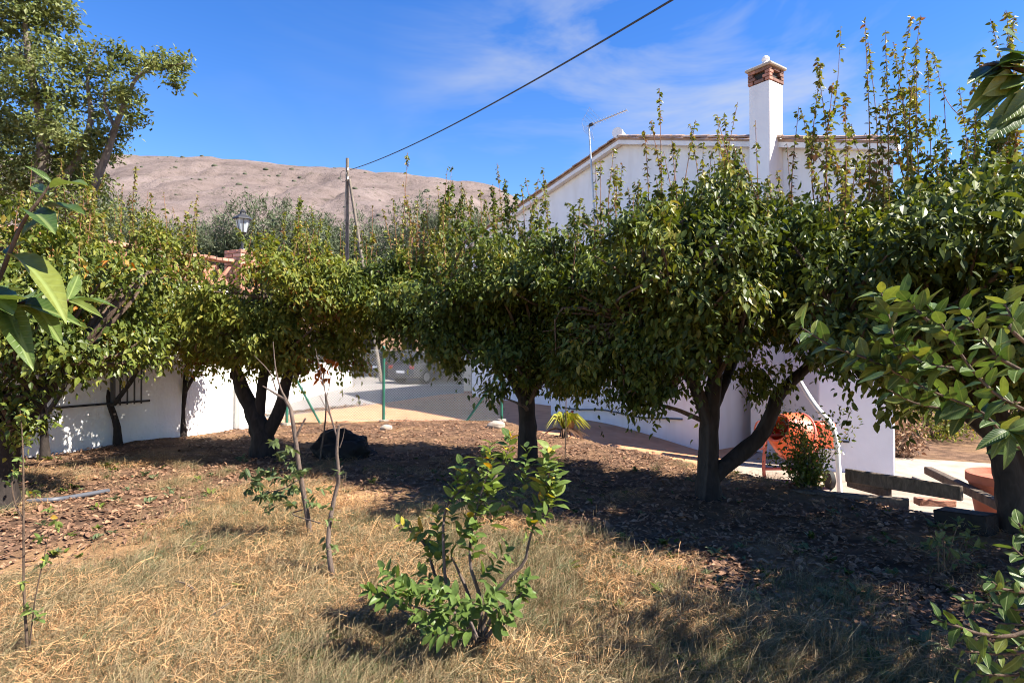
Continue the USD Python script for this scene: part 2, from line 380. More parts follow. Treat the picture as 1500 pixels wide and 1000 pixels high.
def ground_z(x, y):
    x, y = np.asarray(x, float), np.asarray(y, float)
    s = (x - E0[0]) * EM[0] + (y - E0[1]) * EM[1]
    along = (x - E0[0]) * ED[0] + (y - E0[1]) * ED[1]
    drop = 0.10 + 0.38 * smooth01(along / 4.5)
    past = smooth01((s - 0.02) / 0.28)
    beyond = smooth01((y - 12.55) / 0.3)
    garden = (1 - np.maximum(past, beyond))
    z = -np.where(past > beyond, drop * past, 0.10 * beyond * (1 - past) + drop * past)
    bumps = (meshkit.fbm(np.stack([x * 0.9, y * 0.9, 0 * x], -1), 3, 5) - 0.5) * 0.12 + (meshkit.fbm(np.stack([x * 5, y * 5, 0 * x], -1), 2, 9) - 0.5) * 0.035
    z = z + bumps * garden * (np.abs(y) < 40)
    z = z + np.clip(y - 44, 0, 90) * 0.07 + np.clip(-x - 13, 0, 40) * 0.05 * (y > 0)
    return z


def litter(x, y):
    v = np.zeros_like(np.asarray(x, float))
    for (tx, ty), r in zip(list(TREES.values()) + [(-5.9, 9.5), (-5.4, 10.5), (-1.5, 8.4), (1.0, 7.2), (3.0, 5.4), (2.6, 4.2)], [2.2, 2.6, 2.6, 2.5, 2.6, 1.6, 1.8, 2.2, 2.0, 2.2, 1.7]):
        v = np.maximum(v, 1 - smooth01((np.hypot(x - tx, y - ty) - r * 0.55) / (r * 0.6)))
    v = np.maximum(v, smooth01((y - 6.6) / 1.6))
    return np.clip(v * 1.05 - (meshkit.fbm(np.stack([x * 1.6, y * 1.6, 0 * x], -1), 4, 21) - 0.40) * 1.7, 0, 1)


def graded(lo, hi, step, far, k=1.22):
    a = list(np.arange(lo, hi + 1e-6, step))
    d = step; v = hi; up = []
    while v < far:
        d *= k; v += d; up.append(v)
    d = step; v = lo; dn = []
    while v > -far:
        d *= k; v -= d; dn.append(v)
    return np.array(dn[::-1] + a + up)


gx, gy = graded(-9.5, 8.5, 0.11, 6000), graded(1.0, 14, 0.11, 6000)
X, Y = np.meshgrid(gx, gy)
Z = ground_z(X, Y)
nx = len(gx)
ii, jj = np.meshgrid(np.arange(len(gy) - 1), np.arange(nx - 1), indexing='ij')
Q = np.stack([ii * nx + jj, ii * nx + jj + 1, (ii + 1) * nx + jj + 1, (ii + 1) * nx + jj], -1).reshape(-1, 4)
gv = np.stack([X, Y, Z], -1).reshape(-1, 3)
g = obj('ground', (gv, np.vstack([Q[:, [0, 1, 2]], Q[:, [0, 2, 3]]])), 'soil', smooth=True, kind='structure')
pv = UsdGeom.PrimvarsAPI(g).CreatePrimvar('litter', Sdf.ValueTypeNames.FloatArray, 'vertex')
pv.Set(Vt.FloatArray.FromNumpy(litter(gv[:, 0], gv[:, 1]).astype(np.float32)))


def sheet(name, poly, mat, lift, step=0.35):
    from shapely.geometry import Polygon, Point
    import shapely
    P = Polygon(poly); x0, y0, x1, y1 = P.bounds
    V, F = trimesh.creation.triangulate_polygon(P.segmentize(step), engine='earcut')
    m = trimesh.Trimesh(np.c_[V, np.zeros(len(V))], F)
    for _ in range(2):
        m = m.subdivide_to_size(step * 2, max_iter=20) if _ == 0 else m
    v = np.array(m.vertices)
    v[:, 2] = ground_z(v[:, 0], v[:, 1]) + lift
    f = np.array(m.faces)
    n = np.cross(v[f[:, 1]] - v[f[:, 0]], v[f[:, 2]] - v[f[:, 0]])[:, 2]
    f[n < 0] = f[n < 0][:, ::-1]
    return obj(name, (v, f), mat, kind='structure', smooth=True)


U = np.array([0.58, -0.815, 0]); U = unit(U); N = np.array([-U[1] * -1, 0, 0])
N = np.array([U[1], -U[0], 0])            # facing the garden
BACK = unit(np.array([0.40, 0.917, 0]))
L0 = np.array([2.9, 11.9, 0.0])           # on the lean-to's front
G0 = L0 - N * 1.5                          # on the gable wall
edge = lambda a, s: E0 + ED * a + EM * s
sheet('patio', [(-6.1, 13.05), (-3.0, 13.0), (-0.3, 12.98), tuple(edge(0.3, 0.42)), tuple(edge(4.6, 0.40)), (4.6, 12.0), (0.2, 18.5), (-1.6, 22.0), (-2.4, 21.2), (-4.2, 16.8)], 'patio_orange', 0.012)
sheet('driveway', [(-6.9, 13.1), (-3.2, 13.0), (-1.0, 20), (-1.2, 25), (8, 60), (-22, 60), (-8.0, 27)], 'gravel_drive', 0.006, 1.0)
sheet('yard_paving', [tuple(edge(4.8, 0.36)), tuple(edge(9.5, 0.45)), (7.5, 7.0), (9.0, 10.2), (6.5, 11.4), (4.7, 11.6)], 'concrete_pale', 0.006)


def terrain(name, sky, d_ridge, d_foot, mat, seed, rough, back=2.0, nu=260, nv=90):
    """A hill whose skyline follows the pixels sky, d_ridge metres off."""
    sp = np.array(sky, float)
    px = np.linspace(sp[0, 0], sp[-1, 0], nu)
    py = np.interp(px, sp[:, 0], sp[:, 1])
    V = np.zeros((nv, nu, 3))
    for k, s in enumerate(np.linspace(0, back, nv)):
        d = d_foot + (d_ridge - d_foot) * s
        top = EYE + (510 - py) / 900 * d_ridge
        prof = s ** 1.12 if s <= 1 else 1 - 0.5 * (s - 1) ** 2
        x = (px - 750) / 900 * d
        n = meshkit.fbm(np.stack([x / 70, np.full(nu, d / 70), 0 * x], -1), 5, seed) - 0.5 - 0.55 * (1 - np.abs(2 * meshkit.fbm(np.stack([x / 38, np.full(nu, d / 95), 0 * x], -1), 3, seed + 5) - 1)) ** 3
        V[k] = np.stack([x, np.full(nu, d), -3 + (top + 3) * prof + n * rough * min(1, s * 3) * (0.35 if abs(s - 1) < 0.1 else 1.0)], -1)
    i, j = np.meshgrid(np.arange(nv - 1), np.arange(nu - 1), indexing='ij')
    q = np.stack([i * nu + j, i * nu + j + 1, (i + 1) * nu + j + 1, (i + 1) * nu + j], -1).reshape(-1, 4)
    obj(name, (V.reshape(-1, 3), np.vstack([q[:, [0, 1, 2]], q[:, [0, 2, 3]]])), mat, smooth=True, kind='structure')
    return V


HV = terrain('hill', [(-700, 300), (-300, 250), (0, 226), (160, 221), (250, 224), (310, 226), (350, 229), (430, 238), (500, 243), (600, 251), (680, 260), (725, 268), (760, 290), (800, 318), (860, 352), (950, 400), (1100, 455), (1250, 480)], 620, 130, 'hill_rock', 3, 13)
terrain('mountain', [(900, 470), (1100, 420), (1200, 360), (1290, 310), (1340, 290), (1370, 274), (1395, 267), (1420, 280), (1450, 300), (1500, 320), (1600, 330), (1800, 360), (2100, 420)], 2600, 700, 'mountain_far', 8, 90, nu=90, nv=40)

scrub = []
for _ in range(420):
    i, j = rng.integers(12, 46), rng.integers(50, 195)
    p = HV[i, j] + (HV[i + 1, j + 1] - HV[i, j]) * rng.random()
    if meshkit.fbm(p * 0.02, 2, 4) < 0.42 + 0.15 * rng.random():
        continue
    m = trimesh.creation.icosphere(1, 1.0); v = np.array(m.vertices)
    v = v * (1 + 0.8 * (meshkit.fbm(v * 2 + p, 2, 2)[:, None] - .5)) * (0.7 + 1.6 * rng.random() ** 2) * [1.2, 1.2, .8]
    scrub.append((v + p, np.array(m.faces)))
flat('scrub_green', (0.055, 0.06, 0.035), 0.9, var=0.3, scale=1)
obj('hill_scrub', cat_mesh(scrub), 'scrub_green', None, smooth=True, label='scattered dark scrub dotted over the dry hillside', cat='scrub', kind='stuff')

# ------------------------------------------------------------------ house
on = lambda o, t, z=0.0, out=0.0: o + U * t + N * out + np.array([0, 0, z])
house = thing('house', 'large white house with a low pitched gable and tall chimney behind the fruit trees', 'house', G0 + [0, 0, -0.5])
tA, tR, tB = -9.4, -2.48, 3.52
zA, zR, zB = 5.0, 6.5, 4.78
prof = [on(G0, tA, -0.9), on(G0, tB, -0.9), on(G0, tB, zB), on(G0, tR, zR), on(G0, tA, zA)]
obj('wall', prism(prof[::-1], BACK * 9), 'white_wall', house)
up = np.array([0, 0, 1.0])
rl = [on(G0, tA - 0.25, zA - 0.05, 0.16), on(G0, tR, zR + 0.004, 0.16)]
rr = [on(G0, tR, zR + 0.004, 0.16), on(G0, tB + 0.12, zB - 0.03, 0.16)]
roof_parts = []
for a, b in (rl, rr):
    roof_parts.append(prism([a, b, b + up * 0.05, a + up * 0.05], BACK * 9.4))
roof = obj('roof', cat_mesh(roof_parts), 'tile_c', house)


def barrel(p, q, r, mat, name, parent, flip=False, arc=math.pi, th=0.014, n=6, taper=0.85):
    """A curved clay roof tile from p (low end) to q (high end)."""
    p, q = np.asarray(p, float), np.asarray(q, float)
    x = unit(q - p); y = unit(np.cross(up, x)); z = np.cross(x, y)
    a = np.linspace(-arc / 2, arc / 2, n) + math.pi / 2
    sgn = -1 if flip else 1
    rings = []
    for e, rad in ((p, r), (q, r * taper)):
        for rr_ in (rad, rad - th):
            rings.append(e + np.cos(a)[:, None] * y * rr_ + sgn * np.sin(a)[:, None] * z * rr_)
    V = np.vstack(rings)
    F = []
    for k in range(n - 1):
        o0, i0, o1, i1 = 0, n, 2 * n, 3 * n
        for A, B in ((o0, o1), (i1, i0), (i0, o0), (o1, i1)):
            F += [[A + k, A + k + 1, B + k + 1], [A + k, B + k + 1, B + k]]
    for k in (0, n - 1):
        F += [[k, n + k, 3 * n + k], [k, 3 * n + k, 2 * n + k]]
    return obj(name, (V, np.array(F)), mat, parent, smooth=40)


tm = ['tile_a', 'tile_b', 'tile_c']
for a, b in (rl, rr[::-1]):
    n = int(np.linalg.norm(b - a) / 0.33)
    for k in range(n):
        p = a + (b - a) * k / n + up * (0.068 + rng.normal(0, 0.006)); q = a + (b - a) * (k + 1.12) / n + up * 0.06
        barrel(p + N * 0.0, q + N * 0.0, 0.06, tm[rng.integers(3)], 'tile', roof)
        p2, q2 = p + BACK * 0.24, q + BACK * 0.24
        barrel(p2, q2, 0.06, tm[rng.integers(3)], 'tile', roof)
obj('ridge_cap', tube([on(G0, tR, zR + 0.17, 0.2), on(G0, tR, zR + 0.17, 0.2) + BACK * 0.5], [0.13, 0.13], 12), 'white_wall', roof, smooth=40)
obj('verge_moulding', cat_mesh([prism([a - up * 0.10, b - up * 0.10, b - up * 0.004, a - up * 0.004], -N * 0.14) for a, b in (rl, rr)]), 'white_wall', house)

# chimney
CH = G0 + U * 1.42 + N * 0.22
AX = [U, -N, up]
chim = obj('chimney', box(CH + up * (6.42 - 0.6) / 2, (0.42, 0.44, 6.42 + 0.6), AX, 0.012), 'white_wall', house)
obj('chimney_throat', box(CH + up * 6.56, (0.34, 0.34, 0.28), AX), 'dark_void', chim)
for lvl in range(4):
    z = 6.42 + 0.034 + lvl * 0.066
    for sx in (-1, 1):
        for sy in (-1, 1):
            lx, ly = ((0.15, 0.09) if lvl % 2 else (0.10, 0.13))
            c = CH + U * sx * (0.225 - lx / 2) - N * sy * (0.235 - ly / 2) + up * z
            obj('brick', box(c, (lx, ly, 0.058), AX, 0.006), ['brick_sooty', 'brick_dark', 'brick_sooty'][rng.integers(3)], chim)
for k in (0, 3):
    for sx in (-1, 1):
        obj('brick', box(CH + U * sx * 0.185 + up * (6.454 + k * 0.066), (0.075, 0.20, 0.058), AX, 0.006), 'brick_sooty', chim)
    for sy in (-1, 1):
        obj('brick', box(CH - N * sy * 0.195 + up * (6.454 + k * 0.066), (0.2, 0.075, 0.058), AX, 0.006), 'brick_sooty', chim)
obj('chimney_cap', box(CH + up * 6.712, (0.54, 0.55, 0.055), AX, 0.016), 'stone', chim)
fr = trimesh.creation.revolve(np.array([[0.0, 0.0], [0.18, 0.0], [0.14, 0.04], [0.08, 0.09], [0.055, 0.14], [0.075, 0.18], [0.06, 0.22], [0.02, 0.25], [0.0, 0.255]]), sections=14)
fr.apply_translation(CH + up * 6.74)
obj('finial', fr, 'white_wall', chim, smooth=30)

# lean-to
lt0, lt1, ze, zt = -3.4, 0.98, 3.3, 4.05
poly = [on(L0, lt1, -0.9), on(L0, lt1, ze), on(G0, lt1, zt - 0.02, 0.004), on(G0, lt1, -0.9, 0.004)]
lean = obj('lean_to_wall', prism(poly, -U * (lt1 - lt0)), 'white_wall', house)
obj('lean_to_roof', prism([on(L0, lt1 + 0.02, ze + 0.02, 0.22), on(L0, lt1 + 0.02, ze + 0.07, 0.22), on(G0, lt1 + 0.02, zt + 0.07, 0.006), on(G0, lt1 + 0.02, zt + 0.005, 0.006)], -U * (lt1 - lt0 + 0.04)), 'mortar', house)
lroof = stage.GetPrimAtPath(str(house.GetPath()) + '/lean_to_roof')
nt = 21
e0, e1 = on(L0, 0, ze + 0.085, 0.27), on(G0, 0, zt + 0.085, 0.02)
for c in range(nt):
    t = lt1 - 0.08 - c * (lt1 - lt0) / nt
    for r in range(4):
        p = e0 + (e1 - e0) * r / 4 + U * (t + rng.normal(0, 0.008)); q = e0 + (e1 - e0) * (r + 1.15) / 4 + U * t
        barrel(p + up * 0.012, q - up * 0.004, 0.088, tm[rng.integers(3)], 'tile', lroof)
        if c < 14:
            barrel(p - U * 0.105 + up * 0.06, q - U * 0.105 + up * 0.045, 0.08, tm[rng.integers(3)], 'tile', lroof, flip=True)
wl = on(L0, -2.72, 1.28)
win = obj('window', box(wl + N * 0.012, (0.42, 0.06, 0.5), AX, 0.01), 'dark_void', house)
for k in range(4):
    c = wl + U * (-0.16 + 0.107 * k) + N * 0.07
    obj('grille_bar', tube([c - up * 0.3, c + up * 0.3], 0.011, 6), 'iron', win)
# flat roofed end wall of the yard
aw = thing('yard_wall', 'shaded white rendered wall end with a clean vertical edge beside the yard', 'wall', (5.50, 9.87, -0.48))
YA, YN = unit([.93, -.37, 0]), unit([-.37, -.93, 0]); YC = np.array([5.50, 9.87, 0.0])
obj('wall_panel', box(YC + up * 0.9, (1.06, 0.22, 3.1), [YA, -YN, up], 0.015), 'white_wall', aw)
yw = lambda t, z, o=0.0: YC + YA * t + YN * (0.115 + o) + up * z
obj('tap_pipe', tube([yw(-.5, -.12, .03), yw(-.2, -.14, .03), yw(-.18, -.19, .06)], 0.016, 6), 'pipe_white', aw)
obj('cable', tube(spline([yw(-.45, .0, .01), yw(-.3, .03, .01), yw(-.12, .01, .01)], 9), 0.007, 5), 'cable', aw)
obj('bracket', box(yw(-.14, .015, .02), (.09, .03, .03), [YA, -YN, up], .004), 'iron', aw)

# hoses and cables on the lean-to
hz = [on(L0, t, 0.15 + 0.03 * math.sin(t * 3), 0.02) for t in np.linspace(-2.9, 0.5, 9)]
obj('wall_hose', tube(hz, 0.018, 6, n=40), 'hose_grey', None, label='dark hose running low along the shaded wall behind the trees', cat='hose')
hz = [on(L0, t, 0.82 + 0.05 * (t + 1.5) ** 2, 0.018) for t in np.linspace(-2.7, -1.0, 7)]
obj('wall_cable', tube(hz, 0.010, 5, n=30), 'cable', None, label='thin black cable sagging across the middle of the shaded white wall', cat='cable')

# antenna
an = thing('antenna', 'grey television aerial on a tall thin mast in front of the gable', 'antenna', at(872, 330, 15.0))
mt, mb = at(863, 186, 15.0), at(874, 360, 15.0)
obj('mast', tube([mb, mt + [0, 0, 0.05]], 0.022, 8), 'galvanised', an, smooth=40)
b0, b1 = at(860, 184, 15.05), at(919, 160, 14.2)
obj('boom', tube([b0, b1], 0.014, 6), 'galvanised', an)
bd = unit(b1 - b0); side = unit(np.cross(bd, [0.25, 0.3, 1.0]))
for k in range(13):
    c = b0 + (b1 - b0) * (0.18 + 0.82 * k / 12)
    obj('director', tube([c - side * (0.075 - 0.002 * k), c + side * (0.075 - 0.002 * k)], 0.006, 5), 'galvanised', an)
obj('dipole_box', box(b0 + bd * 0.14, (0.12, 0.06, 0.07), [bd, side, np.cross(bd, side)], 0.008), 'iron', an)
ref = []
vb = unit(np.cross(bd, side))
for sg in (-1, 1):
    for k in range(5):
        c = b0 + vb * sg * (0.07 + 0.07 * k) - bd * (-0.02 - 0.035 * k)
        ref.append(tube([c - side * 0.22, c + side * 0.22], 0.0035, 4))
    for s in (-0.2, 0.2):
        ref.append(tube([b0 + side * s, b0 + side * s + vb * sg * 0.36 + bd * 0.16], 0.0035, 4))
obj('reflector', cat_mesh(ref), 'galvanised', an)

# ------------------------------------------------------------------ garden wall on the left
W0, W1 = np.array([-7.35, 7.2, 0]), np.array([-5.17, 11.42, 0])
wd = unit(W1 - W0); wn = np.array([wd[1], -wd[0], 0]); WAX = [wd, -wn, up]
Lw = np.linalg.norm(W1 - W0)
gw = thing('garden_wall', 'tall white rough rendered garden wall topped with red brick, dappled by tree shade', 'wall', W0)
obj('wall_panel', box(W0 + wd * Lw / 2 - wn * 0.12 + up * 1.1, (Lw, 0.24, 3.0), WAX, 0.01), 'white_wall_garden', gw)
k = 0
nb = int(Lw / 0.125)
bm = ['brick_red', 'brick_pale', 'brick_dark']
for i in range(nb):
    c = W0 + wd * (i + 0.5) * Lw / nb - wn * 0.12 + up * (3.125 + rng.normal(0, 0.004))
    obj('brick', box(c, (Lw / nb - 0.012, 0.27, 0.055), WAX, 0.006), bm[rng.integers(3)], gw)
lat = int(Lw / 0.3)
for i in range(lat):
    c = W0 + wd * (i + 0.5) * Lw / lat - wn * 0.12 + up * 2.85
    for s in (-1, 1):
        d = unit(wd * s * 0.75 + up)
        obj('brick', box(c + wn * 0.03 * s, (0.055, 0.05, 0.46), [unit(np.cross(d, wn)), wn, d], 0.005), bm[rng.integers(3)], gw)
PL = W1 + wd * 0.25 - wn * 0.08
pil = thing('brick_pillar', 'square red brick pillar with white lower half at the end of the garden wall', 'pillar', PL)
obj('pillar_base', box(PL + up * 0.97, (0.44, 0.44, 2.4), WAX, 0.01), 'white_wall_garden', pil)
obj('mortar_core', box(PL + up * 2.74, (0.40, 0.40, 1.14), WAX), 'mortar', pil)
for c_ in range(16):
    z = 2.205 + c_ * 0.0735
    for sx in (-1, 1):
        for sy in (-1, 1):
            lx, ly = (0.2275, 0.105) if c_ % 2 else (0.105, 0.2275)
            obj('brick', box(PL + wd * sx * (0.232 - lx / 2) + wn * sy * (0.232 - ly / 2) + up * z, (lx - 0.008, ly - 0.008, 0.061), [wd, wn, up], 0.005), bm[rng.integers(3)], pil)
    for s in (-1, 1):
        ctr, sz = (PL + wn * 0 + wd * s * 0.18, (0.097, 0.23, 0.061)) if c_ % 2 else (PL + wn * s * 0.18, (0.23, 0.097, 0.061))
        obj('brick', box(ctr + up * z, sz, [wd, wn, up], 0.005), bm[rng.integers(3)], pil)
lp = PL + up * 3.37
lamp = thing('wall_lantern', 'black lantern with frosted glass standing on the brick pillar', 'lantern', lp)
obj('post', tube([lp, lp + up * 0.30], [0.03, 0.022], 10), 'iron', lamp, smooth=40)
obj('base_plate', tube([lp - up * 0.005, lp + up * 0.03], [0.07, 0.06], 12), 'iron', lamp)
obj('cup', tube([lp + up * 0.29, lp + up * 0.335], [0.03, 0.07], 6), 'iron', lamp)
obj('glass', tube([lp + up * 0.335, lp + up * 0.58], [0.075, 0.135], 6), 'lamp_glass', lamp)
for a in range(6):
    r = np.array([math.cos(a * math.pi / 3), math.sin(a * math.pi / 3), 0])
    obj('glazing_bar', tube([lp + up * 0.333 + r * 0.077, lp + up * 0.582 + r * 0.138], 0.007, 5), 'iron', lamp)
obj('hood', tube([lp + up * 0.58, lp + up * 0.60, lp + up * 0.68, lp + up * 0.71], [0.185, 0.18, 0.06, 0.05], 6), 'iron', lamp)
obj('hood_knob', tube([lp + up * 0.705, lp + up * 0.73, lp + up * 0.77], [0.055, 0.06, 0.015], 8), 'iron', lamp)

# iron bars in front of the wall
rail = thing('iron_railing', 'dark iron railing panel against the white garden wall behind a thin tree', 'railing', at(150, 656, 9.2))
for k in range(5):
    c = W0 + wd * (2.55 + k * 0.11) + wn * 0.06
    obj('bar', tube([c + up * 0.62, c + up * 1.75], 0.012 if k else 0.035, 6), 'iron', rail)
obj('rail', tube([W0 + wd * 0.9 + wn * 0.1 + up * 0.66, W0 + wd * 3.1 + wn * 0.1 + up * 0.66], 0.018, 6), 'iron', rail)

lw = thing('low_wall', 'low white wall along the left side of the gravel driveway', 'wall', (-6.6, 18.5, -0.1))
a, b = np.array([-6.35, 14.0, 0]), np.array([-7.0, 26.5, 0])
obj('wall_panel', beam(a + up * 0.38, b + up * 0.38, 0.22, 1.1, bevel=0.02), 'white_wall_garden', lw)
for s in np.linspace(0, 1, 9):
    c = a + (b - a) * s
    obj('coping', beam(a + (b - a) * max(0, s - 0.06) + up * 0.955, a + (b - a) * min(1, s + 0.06) + up * 0.955, 0.27, 0.05, bevel=0.008), 'white_wall_garden', lw)

# ------------------------------------------------------------------ fence
FP = [np.array([-5.05, 12.05]), np.array([-4.50, 12.30]), np.array([-2.62, 12.55]), np.array([-0.21, 12.45])]
fence = thing('mesh_fence', 'green post chain link fence between the fruit garden and the driveway', 'fence', (-2.62, 12.55, 0))
for p in FP:
    z0 = float(ground_z(*p))
    b = np.array([p[0], p[1], z0 - 0.15])
    obj('post', tube([b, np.array([p[0], p[1], 1.52])], 0.030, 10), 'green_paint', fence, smooth=40)
    cp = trimesh.creation.icosphere(1, 0.034); cp.apply_translation([p[0], p[1], 1.52])
    obj('post_cap', cp, 'green_paint', fence, smooth=True)
    obj('footing', tube([b, b + up * 0.185], [0.13, 0.1], 9, rough=0.15), 'stone', fence)
for foot, pi_ in (((-3.83, 12.38), 1), ((-0.95, 12.5), 3)):
    f0 = np.array([*foot, float(ground_z(*foot)) - 0.05])
    obj('strut', tube([f0, np.array([FP[pi_][0] + 0.0, FP[pi_][1] - 0.045, 1.25 if pi_ == 1 else 1.05])], 0.024, 8), 'green_paint', fence, smooth=40)
wires = []
for a, b in zip(FP[:-1], FP[1:]):
    Ls = np.linalg.norm(b - a); m = 0.055
    nxw = int(Ls / m); nz = int(1.45 / m)
    d = (b - a) / Ls
    for s in (-1, 1):
        for i in range(-nz, nxw + 1):
            i0, i1 = i, i + nz
            lo, hi = max(0, -i0), min(nz, nxw - i0)
            if hi <= lo:
                continue
            pts = []
            for k in (lo, hi):
                u = (i0 + k) * Ls / nxw
                if s < 0:
                    u = Ls - u
                pts.append([a[0] + d[0] * u, a[1] + d[1] * u + 0.003 * s, 0.03 + k * m])
            wires.append(tube(pts, 0.0032, 3, cap=False))
    for z in (0.05, 0.75, 1.47):
        wires.append(tube([[*a, z], [*b, z]], 0.0025, 4, cap=False))
obj('wire_mesh', cat_mesh(wires), 'wire_fence', fence, kind='stuff')

# cream post, carport, car
cp_ = np.array([-1.57, 21.8, -0.1])
gp = thing('gate_post', 'cream painted post with a dark foot on the edge of the orange patio', 'post', cp_)
obj('post', box(cp_ + up * 0.62, (0.26, 0.26, 1.1), None, 0.02), 'cream_paint', gp)
obj('foot', box(cp_ + up * 0.05, (0.27, 0.27, 0.1), None, 0.01), 'brick_dark', gp)
obj('cap', box(cp_ + up * 1.2, (0.32, 0.32, 0.07), None, 0.015), 'cream_paint', gp)
c0, c1 = np.array([-0.2, 23.2, 0]), np.array([-9.2, 41.0, 0])
cd = unit(c1 - c0); cn = np.array([-cd[1], cd[0], 0]) * -1
car_port = thing('carport', 'dark open carport along the far side of the driveway behind the middle trees', 'carport', c0)
obj('roof', prism([c0 + up * 2.5, c1 + up * 2.5, c1 + up * 2.7, c0 + up * 2.7], cn * 5.2), 'tile_c', car_port)
obj('back_wall', prism([c0 + cn * 5.0 - up * 0.3, c1 + cn * 5.0 - up * 0.3, c1 + cn * 5.0 + up * 2.494, c0 + cn * 5.0 + up * 2.494], cn * 0.2), 'white_wall', car_port)
obj('side_wall', prism([c0 + cn * 0.3 - up * 0.3, c0 + cn * 4.99 - up * 0.3, c0 + cn * 4.99 + up * 2.494, c0 + cn * 0.3 + up * 2.494], cd * 0.2), 'white_wall', car_port)
for s in (0.32, 0.64, 0.985):
    c = c0 + (c1 - c0) * s + cn * 0.25
    obj('post', box(c + up * 1.14, (0.16, 0.16, 2.7), None, 0.01), 'wood_weathered', car_port)


def car(loc, ang, label):
    t = thing('parked_car', label, 'car', loc)
    ca, sa = math.cos(ang), math.sin(ang)
    x, y = np.array([ca, sa, 0]), np.array([-sa, ca, 0])
    body = [(-2.05, .32), (-2.08, .62), (-2.0, .86), (-1.1, .95), (1.3, .93), (1.95, .82), (2.1, .6), (2.08, .32), (1.75, .24), (-1.75, .24)]
    cabin = [(-1.95, .86), (-1.55, 1.32), (-1.2, 1.43), (0.05, 1.45), (0.35, 1.38), (1.1, .93)]

    def ext(P, w, inset=0.0):
        P = np.array(P); c = P.mean(0); n = len(P)
        rings = []
        for yy, k in ((-w, 0.955), (-w * 0.93, 1.0), (w * 0.93, 1.0), (w, 0.955)):
            q = c + (P - c) * k
            rings.append(np.array(loc) + q[:, :1] * x + yy * y + q[:, 1:] * up)
        V = np.vstack(rings); F = []
        for r in range(3):
            for i in range(n):
                j = (i + 1) % n
                F += [[r * n + i, r * n + j, (r + 1) * n + j], [r * n + i, (r + 1) * n + j, (r + 1) * n + i]]
        F += [[0, i + 1, i] for i in range(1, n - 1)] + [[3 * n, 3 * n + i, 3 * n + i + 1] for i in range(1, n - 1)]
        return V, np.array(F)
    obj('body', ext(body, 0.86), 'car_paint', t, smooth=35)
    obj('cabin', ext(cabin, 0.72), 'car_paint', t, smooth=35)
    for sgn in (-1, 1):
        for w_ in ([(-1.45, .97), (-1.3, 1.27), (-.55, 1.35), (-.5, .98)], [(-.42, .98), (-.45, 1.36), (0.1, 1.36), (.75, .98)]):
            P = [np.array(loc) + a_ * x + b_ * up + y * sgn * 0.712 for a_, b_ in w_]
            obj('side_window', prism(P if sgn > 0 else P[::-1], y * sgn * 0.015), 'car_glass', t)
        for wx in (-1.3, 1.32):
            c = np.array(loc) + x * wx + y * sgn * 0.74 + up * 0.31
            wh = obj('wheel', tube([c - y * sgn * 0.09, c + y * sgn * 0.13], 0.31, 18), 'rubber', t, smooth=40)
            obj('rim', tube([c + y * sgn * 0.10, c + y * sgn * 0.135], 0.19, 12), 'galvanised', wh, smooth=40)
        c = np.array(loc) + x * -2.03 + y * sgn * 0.66 + up * 0.76
        obj('tail_light', box(c, (0.09, 0.24, 0.14), [x, y, up], 0.02), 'red_plastic', t)
    P = [np.array(loc) + a_ * x + b_ * up + s * y for a_, b_, s in ((-1.93, .96, -.55), (-1.60, 1.30, -.5), (-1.60, 1.30, .5), (-1.93, .96, .55))]
    obj('rear_window', prism(P, -x * 0.02 + up * 0.01), 'car_glass', t)
    obj('number_plate', box(np.array(loc) + x * -2.09 + up * 0.55, (0.02, 0.5, 0.11), [x, y, up], 0.004), 'plate_white', t)


car((-6.7, 36.5, -0.1), math.radians(62), 'dark grey car parked in the shade of the carport')
car((-3.8, 29.2, -0.1), math.radians(55), 'dark car parked nearer under the carport behind the middle tree')

# utility pole and cable
pb = np.array([at(508, 300, 30)[0], 30, float(ground_z(-8, 30)) - 0.3])
pole = thing('utility_pole', 'weathered utility pole with a slanted brace against the dry hill', 'utility pole', pb)
ptop = at(508, 231, 30)
obj('pole', tube([pb, ptop], [0.12, 0.075], 10), 'wood_pole', pole, smooth=40)
bt = at(511, 262, 29.9)
obj('brace', tube([np.array([at(560, 470, 29.4)[0], 29.4, pb[2]]), bt], [0.10, 0.07], 9), 'wood_pole', pole, smooth=40)
th = np.linspace(0, 2 * np.pi * 2, 40)
obj('cable_coil', tube(np.stack([at(503, 258, 29.85)[0] + 0.16 * np.cos(th), np.full(40, 29.8), at(503, 258, 29.85)[2] + 0.27 * np.sin(th)], 1), 0.012, 4), 'cable', pole)
for k in (0.1, 0.32):
    c = at(509, 243 + k * 60, 29.85)
    obj('insulator', tube([c, c + up * 0.14], [0.05, 0.03], 8), 'pipe_white', pole)
obj('stay_wire', tube([at(506, 258, 29.9), np.array([at(495, 420, 29.2)[0], 29.2, -0.1])], 0.012, 4), 'cable', pole)
ca_, cb_ = at(512, 248, 29.9), at(1005, 0, 9.0)
cc_ = cb_ + (cb_ - ca_) * 0.5
ts = np.linspace(0, 1, 60)[:, None]
pts = ca_ * (1 - ts) + cc_ * ts
pts[:, 2] += -1.15 * 4 * (ts * (1 - ts))[:, 0] * 0.55
pts[:, 2] += ts[:, 0] * 1.06
obj('overhead_cable', tube(pts, 0.0175, 6), 'cable', None, label='black overhead cable sagging from the utility pole across the sky', cat='cable', smooth=True)

